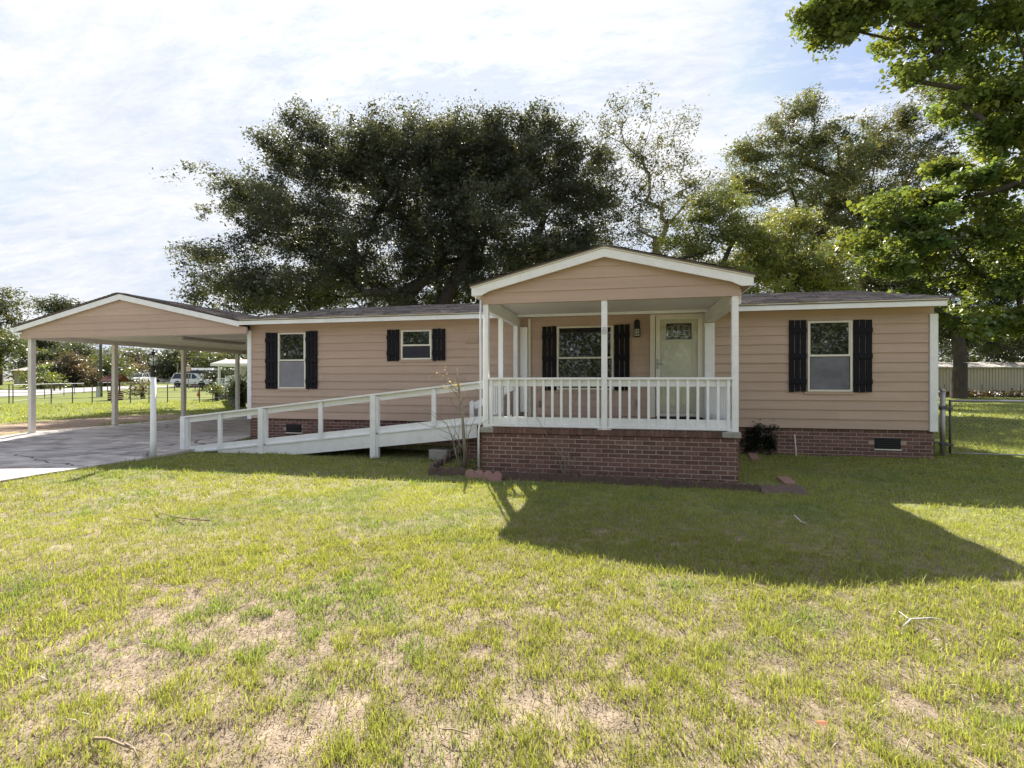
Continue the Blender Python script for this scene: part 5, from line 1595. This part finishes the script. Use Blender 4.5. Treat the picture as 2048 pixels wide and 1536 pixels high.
# ------------------------------------------------------------------ small things on the left
def wishing_well():
    t0 = 37.0
    p = at(231, HOR, t0); Z0 = 0.08
    r = thing('wishing_well', 'dark red wishing well with shingled roof seen behind the second carport post', 'well', (p.x, p.y, Z0))
    RED = material('dark red painted wood', (0.12, 0.03, 0.028), 0.8, 0.15, 5)
    x, y = p.x, p.y
    for k in range(5):
        for s in range(10):
            a0 = s * 2 * math.pi / 10 + (k % 2) * .3; rr = .42
            MB().beam((x + rr * math.cos(a0), y + rr * math.sin(a0), Z0 + .07 + k * .135), (x + rr * math.cos(a0 + .5), y + rr * math.sin(a0 + .5), Z0 + .07 + k * .135), .09, .1).build('block', RED, r)
    ps = [(x - .38, y, 1), (x + .38, y, 1)]
    for sx in (-.36, .36): MB().beam((x + sx, y, Z0 + .5), (x + sx, y, Z0 + 1.45), .07, .07).build('post', RED, r)
    for s in (-1, 1):
        for k in range(4):
            za = Z0 + 1.35 + k * .1; ya = .62 - k * .14
            MB().add([(x - .8, y + s * ya, za), (x + .8, y + s * ya, za), (x + .62, y + s * (ya - .2), za + .15), (x - .62, y + s * (ya - .2), za + .15)], [(0, 1, 2, 3)]).build('roof_course', RED, r)
    MB().beam((x - .62, y, Z0 + 1.8), (x + .62, y, Z0 + 1.8), .08, .06).build('ridge', RED, r)
wishing_well()
# utility pole
pp = at(201.5, HOR, 43)
up_ = thing('utility_pole', 'tall dark utility pole left of the second carport post', 'pole', (pp.x, pp.y, 0.05))
MB().tube([(pp.x, pp.y, 0.0), (pp.x, pp.y, 6.3)], [0.13, 0.10], 9).build('shaft', material('dark creosoted pole', (0.1, 0.095, 0.09), 0.8), up_, smooth=True)
MB().box(pp.x - .18, pp.x + .1, pp.y - .25, pp.y - .1, .1, 1.0).build('meter_box', METAL, up_)
ur_ = at(355, HOR, 75)
up2 = thing('utility_pole', 'thin pale distant pole just left of the third carport post', 'pole', (ur_.x, ur_.y, 0.05))
MB().tube([(ur_.x, ur_.y, 0.0), (ur_.x, ur_.y, 4.0)], 0.07, 6).build('shaft', BARKL, up2)
# yard sign
sp_ = at(376.5, HOR, 60)
sg = thing('notice_board', 'small pale square sign board left of the red brick house', 'sign', (sp_.x, sp_.y, 0.05))
zc_ = at(0, 737.5, 60).z
MB().box(sp_.x - .32, sp_.x + .32, sp_.y - .03, sp_.y, zc_ - .28, zc_ + .28).build('board', material('pale pink board', (0.6, 0.47, 0.4), 0.6), sg)
MB().box(sp_.x - .2, sp_.x + .22, sp_.y - .034, sp_.y - .031, zc_ - .05, zc_ + .02).build('marking', material('dull red marking', (0.4, 0.2, 0.15), 0.6), sg)
MB().beam((sp_.x, sp_.y + .03, 0.0), (sp_.x, sp_.y + .03, zc_ + .2), .08, .05).build('post', BARKL, sg)
# mailboxes
for i, (px_, lab) in enumerate(((109, 'left of the pair of dark mailboxes standing by the road'), (121, 'right of the pair of dark mailboxes standing by the road'))):
    m_ = at(px_, HOR, 52)
    mbx = thing('mailbox', lab, 'mailbox', (m_.x, m_.y, 0.05), 'roadside mailboxes')
    MB().box(m_.x - .3, m_.x + .3, m_.y - .12, m_.y + .12, 0.98 - i * 0.0, 1.2).build('box', BLACKM, mbx, bevel=0.05)
    MB().beam((m_.x, m_.y, 0), (m_.x - .06, m_.y, .98), .1, .1).build('post', BARK, mbx)
# plastic flamingo-like ornament read as an orange red garden stake
fl = at(397, HOR, 36)
fo = thing('garden_ornament', 'orange pink garden ornament on a stake in the lawn beyond the third carport post', 'ornament', (fl.x, fl.y, 0.08))
ORG = material('faded orange plastic', (0.6, 0.16, 0.1), 0.5)
MB().tube([(fl.x, fl.y, 0.05), (fl.x, fl.y, 0.45)], 0.012, 5).build('stake', METAL, fo)
MB().lathe((fl.x, fl.y, .35), [(0.02, 0), (.1, .08), (.12, .18), (.06, .28), (.03, .4), (.05, .46), (.02, .5)], 10).build('bird_body', ORG, fo, smooth=True)

# ------------------------------------------------------------------ lantern post
LX, LY = -8.98, 8.24
lp_ = thing('lantern_post', 'white lantern post with clear glass lantern standing at the driveway edge', 'lamp post', (LX, LY, 0.0))
MB().lathe((LX, LY, -0.05), [(0.056, 0), (0.054, 0.4), (0.043, 1.62)], 16).build('post', WHITE, lp_, smooth=True)
MB().lathe((LX, LY, 1.571), [(0.05, 0), (0.05, .11), (0.04, .115), (0.04, .2), (0.085, .205), (0.085, .22)], 14).build('collar', BLACKM, lp_)
lg = MB().lathe((LX, LY, 1.795), [(0.06, 0), (0.09, .04), (.102, .1), (.09, .16), (.06, .2)], 16).build('lantern_glass', CLEAR, lp_, smooth=True)
MB().lathe((LX, LY, 1.80), [(0.022, 0), (.035, .05), (.03, .12), (.012, .15)], 10).build('bulb', LAMPG, lg, smooth=True)
MB().lathe((LX, LY, 1.84), [(0.036, 0), (.037, .035)], 10).build('bulb_band', material('teal bulb band', (0.03, 0.3, 0.3), 0.4), lg)
MB().lathe((LX, LY, 1.995), [(0.075, 0), (0.075, .012), (.035, .03), (.03, .045), (.05, .05), (.045, .062), (.015, .07), (.012, .095), (.004, .11)], 14).build('cap', BLACKM, lp_)
rb = MB()
for k in range(6):
    a = k * math.pi / 3 + .3
    pr_ = [(0.07, 1.79), (.095, 1.835), (.107, 1.895), (.095, 1.955), (.066, 2.0)]
    rb.tube([(LX + r_ * math.cos(a), LY + r_ * math.sin(a), z_) for r_, z_ in pr_], 0.008, 5)
rb.build('cage', BLACKM, lp_)
MB().box(LX - .11, LX - .02, LY - .14, LY - .07, 0.0, .12).build('junction_box', METAL, lp_, bevel=0.006)

# ------------------------------------------------------------------ beds, shrubs, stones
EDGE = material('dull maroon scalloped concrete', (0.12, 0.08, 0.075), 0.9, 0.2, 12, 0.4, 60, objvar=0.15, dirt=(0.22, 0.17, 0.15), dirt_amt=0.5, dscale=5)
EDGEP = material('pink concrete', (0.30, 0.17, 0.15), 0.9, 0.12, 12, 0.3, 60)
def scallop_mesh(n, w_, h, d, mat, name='edging_stone'):
    pts = [(0, -0.12)]
    for k in range(n):
        for a in np.linspace(math.pi, 0, 8):
            pts.append((k * w_ + w_ / 2 + w_ / 2 * math.cos(a) * .97, h - w_ * .33 + w_ * .42 * math.sin(a)))
    pts.append((n * w_, -0.12))
    poly = [(x - n * w_ / 2, -d / 2, z) for x, z in pts]
    me_o = MB().prism(poly[::-1], (0, d, 0)).build(name, mat)
    return me_o
def edging(px0, py0, px1, py1, tilt=0, label='', mat=EDGE, n=4, lift=0.0, zz=0.0, roll=0.0):
    a = ground_at_z(px0, py0, zz); b = ground_at_z(px1, py1, zz)
    d = b - a; Ln = math.hypot(d.x, d.y)
    o = scallop_mesh(n, Ln / n, 0.09 + lift * .5, 0.055, mat)
    c = (a + b) / 2
    o.location = (c.x, c.y, g1(c.x, c.y) + 0.015)
    o.rotation_euler = (roll, 0, math.atan2(d.y, d.x))
    tag(o, label, 'garden edging', 'scalloped garden edging round the porch bed')
edging(856, 951, 930, 951, label='scalloped maroon edging stone at the left corner of the bed, foot of the bare shrub', n=4, lift=0.03)
edging(931, 954, 1003, 961, label='pinker tipped edging stone just left of the porch brick corner', mat=EDGEP, n=4, roll=-0.5, lift=0.02)
edging(1003, 959, 1080, 962, label='first upright scalloped edging stone in front of the porch brickwork', n=5, lift=0.03)
xs_e = [1080, 1158, 1236, 1314, 1394, 1460, 1522]
ord_ = ['second', 'third', 'fourth', 'fifth', 'sixth', 'seventh']
for i in range(6):
    ya = 963 + (xs_e[i] - 1080) * 0.046; yb = 963 + (xs_e[i + 1] - 1080) * 0.046
    edging(xs_e[i] + 1, ya, xs_e[i + 1] - 1, yb, label='%s scalloped edging stone from the left along the porch front' % ord_[i], n=5 if i < 4 else 4, lift=-0.008 * i + 0.015)
edging(1522, 985, 1611, 986, label='fallen scalloped edging slab lying flat at the right end of the bed', n=3, roll=-1.1, lift=0.03)
edging(862, 946, 884, 931, label='front stone of the edging that runs back from the bed corner to the ramp', n=3, lift=0.02)
edging(888, 929, 911, 913, label='rear stone of the edging that runs back from the bed corner to the ramp', n=3, lift=0.02)
def paver(corners, label, mat=EDGEP):
    ps = [ground_at_z(a, b, 0.03) for a, b in corners]
    c = sum((Vector(p) for p in ps), Vector()) / 4
    o = MB().prism([(p.x, p.y, 0.045 + g1(p.x, p.y)) for p in ps][::-1], (0, 0, -0.05)).build('paver', mat, bevel=0.004)
    tag(o, label, 'paver')
paver([(1553, 955), (1577, 955), (1594, 969), (1571, 969)], 'pink rectangular paver tilted against the fallen edging slab')
paver([(1495, 915), (1514, 915), (1518, 924), (1502, 924)], 'small pink paver under the dark shrub right of the porch')
# twig bundles
def branch(mb, p, d, L0, r, depth, rng, ends=None, splay=0.5, n=6):
    pts = [np.array(p, float)]; d = np.array(d, float)
    for i in range(n):
        d = unit(d + rng.normal(size=3) * 0.16)
        pts.append(pts[-1] + d * L0 / n)
    mb.tube(pts, list(np.linspace(r, r * 0.45, n + 1)), 5 if r > .01 else 3, cap=False)
    if ends is not None: ends.append(pts[-1])
    if depth > 0:
        for k in range(rng.integers(2, 4)):
            i = rng.integers(2, n + 1)
            branch(mb, pts[i], unit(d + rng.normal(size=3) * splay), L0 * rng.uniform(.35, .6), r * .5, depth - 1, rng, ends, splay, n)
rng = np.random.default_rng(4)
sb = ground_at_z(931, 938, 0.0); sb.z = 0.0
bsh = thing('bare_shrub', 'nearly leafless young crape myrtle with pale thin stem before the ramp end', 'shrub', (sb.x, sb.y, 0))
mb = MB(); ends = []
mb.tube([(sb.x, sb.y, -.05), (sb.x - .02, sb.y, .45), (sb.x - .07, sb.y + .02, 1.0), (sb.x - .12, sb.y, 1.4), (sb.x - .16, sb.y, 1.72)], [.03, .026, .022, .018, .012], 8)
for k in range(8):
    a = rng.uniform(0, 6.28)
    branch(mb, (sb.x + rng.normal() * .06 - .05, sb.y + rng.normal() * .05, 0), (math.cos(a) * .22 - .1, math.sin(a) * .2, 1), rng.uniform(.7, 1.25), .009, 1, rng, None)
for k in range(5):
    zz = rng.uniform(.5, 1.35)
    branch(mb, (sb.x - .02 - zz * .08, sb.y, zz), (rng.choice([-1, 1]) * .8, rng.normal() * .3, .8), rng.uniform(.3, .5), .007, 1, rng, ends)
mb.build('stems', BARKL, bsh, smooth=True)
E = np.array(ends)
P = np.concatenate([E[rng.choice(len(E), 26)] + rng.normal(size=(26, 3)) * .035, np.array([sb.x - .22, sb.y, 1.42]) + rng.normal(size=(34, 3)) * np.array([.09, .07, .05])])
V, Qd = leaf_arrays(P, 0.045, rng, .5, .6)
lc = np.where(rng.random((len(P), 1)) < .5, np.array([[0.38, 0.3, 0.05]]), np.array([[0.4, 0.28, 0.2]]))
o = np_mesh('leaves', V, Qd, LEAF, bsh, colors=np.repeat(lc, 4, axis=0)); o['kind'] = 'stuff'
# dark shrub right of the porch
c = ground_at_z(1522, 908, 0.06)
tree('dark_shrub', 'dense dark green shrub against the brick skirting right of the porch', (c.x, c.y, 0.05), (c.x, c.y, 0.2),
     [(c.x, c.y, .3, .36, .28, .3), (c.x - .2, c.y + .05, .3, .26, .25, .3), (c.x + .08, c.y, .5, .26, .2, .18)], 900, 30, 0.045, 0.055, (0.022, 0.032, 0.015), r0=0.02, seed=71, cat='shrub', nlimb=60, sprays=1.0, shell=0.2, low=0.03)
# dark hollow plants left of the wishing spot: low weeds in the bed
rng = np.random.default_rng(9)
n = 2600
bx = np.concatenate([rng.uniform(-2.85, -2.36, 900), rng.uniform(-2.3, 1.7, 1700)])
by = np.concatenate([rng.uniform(8.2, 9.2, 900), rng.uniform(7.78, 8.03, 1700)])
P = np.stack([bx, by, gz(bx, by) + rng.uniform(0, .06, n) + .09 * (rng.random(n) < .08)], 1)
keep = fbm(bx, by, .25, 3) > .47
P = P[keep]
V, Qd = leaf_arrays(P, .035, rng, .7, .5)
lc = np.where(rng.random((len(P), 1)) < .45, np.array([[0.17, 0.11, 0.07]]), np.array([[0.06, 0.085, 0.03]])) * rng.uniform(.6, 1.3, (len(P), 1))
o = np_mesh('leaf_litter', V, Qd, LEAF, None, colors=np.repeat(lc, 4, axis=0)); o['kind'] = 'stuff'; tag(o, 'brown leaf litter and weeds in the narrow bed round the porch', 'leaf litter')
# dry vine in front of the porch bricks
vx = ground_at_z(1128, 962, 0.0)
vn = thing('dry_vine', 'dried vine and weed climbing the middle left of the porch brickwork', 'vine', (vx.x, vx.y, 0))
mb = MB(); ends = []
q0 = onY(1128, 950, 8.02); q1 = onY(1130, 918, 8.0); q2 = onY(1112, 895, 8.03); q3 = onY(1092, 868, 8.02); q4 = onY(1082, 850, 8.0); q5 = onY(1075, 836, 8.02)
mb.tube([q0, q1, q2, q3, q4, q5], [.008, .007, .005, .004, .003, .003], 4)
for k in range(5): branch(mb, tuple(q0), (rng.normal() * .5, -.1, 1), .3, .006, 1, rng, ends)
mb.build('stems', BARKL, vn)
P = np.concatenate([np.array(ends)[rng.choice(len(ends), 40)] + rng.normal(size=(40, 3)) * .03, np.array([q0] * 60) + rng.normal(size=(60, 3)) * np.array([.12, .04, .06])])
V, Qd = leaf_arrays(P, .04, rng, .5, .5)
o = np_mesh('leaves', V, Qd, LEAF, vn, colors=np.repeat(np.array([0.1, 0.09, 0.05]) * rng.uniform(.6, 1.8, (len(P), 1)), 4, axis=0)); o['kind'] = 'stuff'
# leaning stick by the right skirting
s0 = ground_at_z(1593, 912, .08); s1_ = onY(1589, 869, WY - .06)
o = MB().tube([(s0.x, s0.y - .0, .05), tuple(s1_)], .012, 6).build('stake', CPOST); tag(o, 'thin pale stake leaning on the brick skirting near the dark shrub', 'stake')
# twigs on the lawn
def twig(pts, r, label, mat, forks=()):
    def g(p, up=.03):
        q_ = ground_at_z(p[0], p[1], 0.0); return (q_.x, q_.y, g1(q_.x, q_.y) + up)
    mb = MB().tube([g(p, .035 + .012 * (i % 2)) for i, p in enumerate(pts)], list(np.linspace(r, r * .5, len(pts))), 6)
    for f in forks: mb.tube([g(p, .045) for p in f], list(np.linspace(r * .7, r * .3, len(f))), 5)
    o = mb.build('twig', mat, smooth=True); tag(o, label, 'twig', 'fallen twigs on the lawn')
PALE = material('bleached twig', (0.62, 0.6, 0.56), 0.8, 0.1, 10)
DRY = material('dry brown twig', (0.3, 0.22, 0.15), 0.9, 0.2, 10)
twig([(1808, 1262), (1822, 1252), (1840, 1248), (1862, 1251), (1885, 1252)], .0055, 'bleached forked twig lying on the sunny grass at the right', PALE, [[(1822, 1254), (1808, 1244), (1798, 1236)]])
twig([(1588, 1037), (1594, 1044), (1602, 1050), (1612, 1056)], .007, 'short pale twig in the porch shadow', PALE)
twig([(420, 1046), (380, 1046), (350, 1040), (320, 1034), (308, 1016)], .008, 'long dry brown fallen twig on the left part of the lawn', DRY, [[(380, 1046), (400, 1044), (345, 1050)], [(300, 1050), (262, 1045), (240, 1034)]])
twig([(188, 1497), (215, 1503), (250, 1512), (268, 1524), (278, 1540)], .006, 'dry curved twig at the bottom left corner of the lawn', DRY, [[(250, 1512), (285, 1530)]])
twig([(885, 1470), (905, 1476), (940, 1480)], .004, 'tiny dry twig near the bottom middle of the lawn', DRY)
# fallen brown leaf
bl = ground_at_z(1643, 1470, 0)
o = MB().add([(bl.x - .025, bl.y, .055), (bl.x, bl.y - .02, .048), (bl.x + .03, bl.y + .002, .06), (bl.x + .002, bl.y + .02, .05)], [(0, 1, 2, 3)]).build('fallen_leaf', material('orange brown leaf', (0.35, 0.14, 0.06), 0.7)); tag(o, 'single orange brown fallen leaf at the bottom right of the lawn', 'leaf')

# ------------------------------------------------------------------ grass
def make_grass():
    rng = np.random.default_rng(21)
    allV, allC, allT = [], [], []
    off = 0
    # radial shells about the lawn in front of the house: more and finer blades where they show large
    for (r0, r1, dens, w_, hm, a0, a1) in ((1.4, 3.2, 17000, .0040, .036, -.95, .95), (3.2, 5.2, 10500, .005, .037, -.92, .92), (5.2, 7.6, 5200, .0066, .042, -.92, .92),
                                           (7.6, 11.5, 1900, .011, .045, -.92, .92), (11.5, 20, 420, .02, .055, -.92, .92), (20, 42, 60, .045, .075, -.9, .9)):
        area = (a1 - a0) / 2 * (r1 ** 2 - r0 ** 2)
        n = int(area * dens)
        # tufts
        per = 13 if r0 < 5 else 8
        nt_ = n // per
        rr = np.sqrt(rng.uniform(r0 ** 2, r1 ** 2, nt_)); th = rng.uniform(a0, a1, nt_)
        tx = rr * np.sin(th - YAW); ty = rr * np.cos(th - YAW)
        b = bareness(tx, ty)
        fade = np.clip((rr - 9) / 5, 0, 1)
        b = b * (1 - fade)
        fine_ = smooth01((fbm(tx + 3, ty, .15, 3) - .40) / .16)
        dens_l = np.where(rr < 7.5, .3 + .35 * np.clip((rr - 3.2) / 1.5, 0, 1) + (.7 - .35 * np.clip((rr - 3.2) / 1.5, 0, 1)) * fine_, .6 + .4 * fine_)
        keep = rng.random(nt_) < np.clip((1 - .88 * b) * dens_l, 0.04, 1)
        # not on slab, track, under house
        on = ((tx > -15.65) & (tx < -8.93) & (ty < 18.5)) | ((tx > HX0) & (tx < HX1) & (ty > WY - .05) & (ty < BACK_Y)) | ((tx > PX0) & (tx < PX1) & (ty > PY - .02) & (ty < WY + 1))
        on |= (dirt_track(tx, ty) > rng.random(nt_) * .9)
        bed = (tx > -2.75) & (tx < 1.9) & (ty > 7.86) & (ty < 8.2)
        under = (tx > -9.2) & (tx < -2.4) & (ty > 9.15) & (ty < 10.7)
        on |= (bed | under) & (rng.random(nt_) < .85)
        keep &= ~on
        # roads
        tx, ty, b = tx[keep], ty[keep], b[keep]
        nt_ = len(tx)
        big = np.clip(rng.lognormal(0, .3, nt_), .5, 1.9)
        per_i = rng.poisson(per, nt_) + 1
        ids = np.repeat(np.arange(nt_), per_i)
        n = len(ids)
        sp = (.014 + w_ * 1.6) * big[ids]
        x = tx[ids] + rng.normal(size=n) * sp; y = ty[ids] + rng.normal(size=n) * sp
        straw = rng.random(n) < (.16 + .22 * fbm(x, y, 1.1, 3))
        h = hm * big[ids] * rng.uniform(.45, 1.35, n)
        h[straw] *= .5
        # greener taller clover clumps
        cl_ = fbm(x + 50, y + 20, .9, 3)
        lush = smooth01((cl_ - .55) / .12)
        z = gz(x, y) + (fbm(x, y, .16, 3) - .5) * .034 - .004
        az = rng.uniform(0, 2 * math.pi, n)
        lean = rng.uniform(.15, .95, n) * h
        lean[straw] = h[straw] * 1.9
        dx, dy = np.cos(az), np.sin(az)
        # outward lean from tuft centre
        ox = x - tx[ids]; oy = y - ty[ids]; ol = np.hypot(ox, oy) + 1e-6
        dx = dx * .6 + ox / ol * .7; dy = dy * .6 + oy / ol * .7
        wd = w_ * rng.uniform(.6, 1.3, n)
        wd[straw] *= .7
        fa = rng.uniform(0, math.pi, n)
        sx, sy = np.cos(fa) * wd / 2, np.sin(fa) * wd / 2
        base1 = np.stack([x - sx, y - sy, z], 1); base2 = np.stack([x + sx, y + sy, z], 1)
        mx_, my_ = x + dx * lean * .35, y + dy * lean * .35
        m1 = np.stack([mx_ - sx * .8, my_ - sy * .8, z + h * .62], 1); m2 = np.stack([mx_ + sx * .8, my_ + sy * .8, z + h * .62], 1)
        tip = np.stack([x + dx * lean, y + dy * lean, z + h], 1)
        g_y = np.array([0.295, 0.335, 0.10]); g_g = np.array([0.19, 0.27, 0.10]); s_c = np.array([0.40, 0.34, 0.23])
        mixv = np.clip(lush * .8 + rng.normal(size=n) * .18, 0, 1)[:, None]
        c = g_y * (1 - mixv) + g_g * mixv
        c[straw] = s_c
        c = c * rng.uniform(.7, 1.3, (n, 1)) * (.85 + .3 * fbm(x, y, 2.0, 3))[:, None]
        if r0 < 5:
            V = np.stack([base1, base2, m1, m2, tip], 1).reshape(-1, 3)
            k = off + np.arange(n)[:, None] * 5
            T_ = np.concatenate([k + np.array([[0, 1, 3]]), k + np.array([[0, 3, 2]]), k + np.array([[2, 3, 4]])])
            allC.append(np.repeat(c, 5, axis=0)); off += n * 5
        else:
            V = np.stack([base1, base2, tip], 1).reshape(-1, 3)
            T_ = off + np.arange(n * 3).reshape(n, 3)
            allC.append(np.repeat(c, 3, axis=0)); off += n * 3
        allV.append(V); allT.append(T_)
    o = np_mesh('grass', np.concatenate(allV), None, GRASS, None, colors=np.concatenate(allC), tris=np.concatenate(allT))
    o['kind'] = 'stuff'; tag(o, 'patchy yellow green lawn grass with straw and bare spots', 'grass')
    print('GRASS tris', len(o.data.polygons))
make_grass()
def litter():
    rng = np.random.default_rng(33)
    n = 130000
    r = np.sqrt(rng.uniform(1.4 ** 2, 6.5 ** 2, n)); th = rng.uniform(-.95, .95, n)
    r = 1.4 + (r - 1.4) * rng.uniform(.6, 1, n)
    x = r * np.sin(th - YAW); y = r * np.cos(th - YAW)
    z = gz(x, y) + (fbm(x, y, .16, 3) - .5) * .034 + rng.uniform(.0, .009, n)
    a = rng.uniform(0, math.pi, n); L_ = rng.uniform(.008, .034, n); w_ = rng.uniform(.0012, .0032, n)
    dx, dy = np.cos(a) * L_ / 2, np.sin(a) * L_ / 2
    wx, wy = -np.sin(a) * w_, np.cos(a) * w_
    dz = rng.normal(size=n) * .006
    V = np.stack([np.stack([x - dx + wx, y - dy + wy, z], 1), np.stack([x - dx - wx, y - dy - wy, z], 1), np.stack([x + dx, y + dy, z + dz], 1)], 1).reshape(-1, 3)
    pal = np.array([[.32, .26, .18], [.22, .165, .105], [.10, .07, .045], [.36, .31, .24]])
    c = pal[rng.choice(4, n, p=[.4, .27, .18, .15])] * rng.uniform(.7, 1.2, (n, 1))
    o = np_mesh('dry_thatch', V, None, THATCH, None, colors=np.repeat(c, 3, axis=0), tris=np.arange(n * 3).reshape(n, 3))
    o['kind'] = 'stuff'; tag(o, 'dry grass clippings and thatch lying between the blades', 'thatch')
litter()
tt = sum(sum(len(q.vertices)-2 for q in o.data.polygons) if len(o.data.polygons)<50000 else len(o.data.loops)-2*len(o.data.polygons) for o in COL.objects if o.type == 'MESH')
print('POLYS', tt)
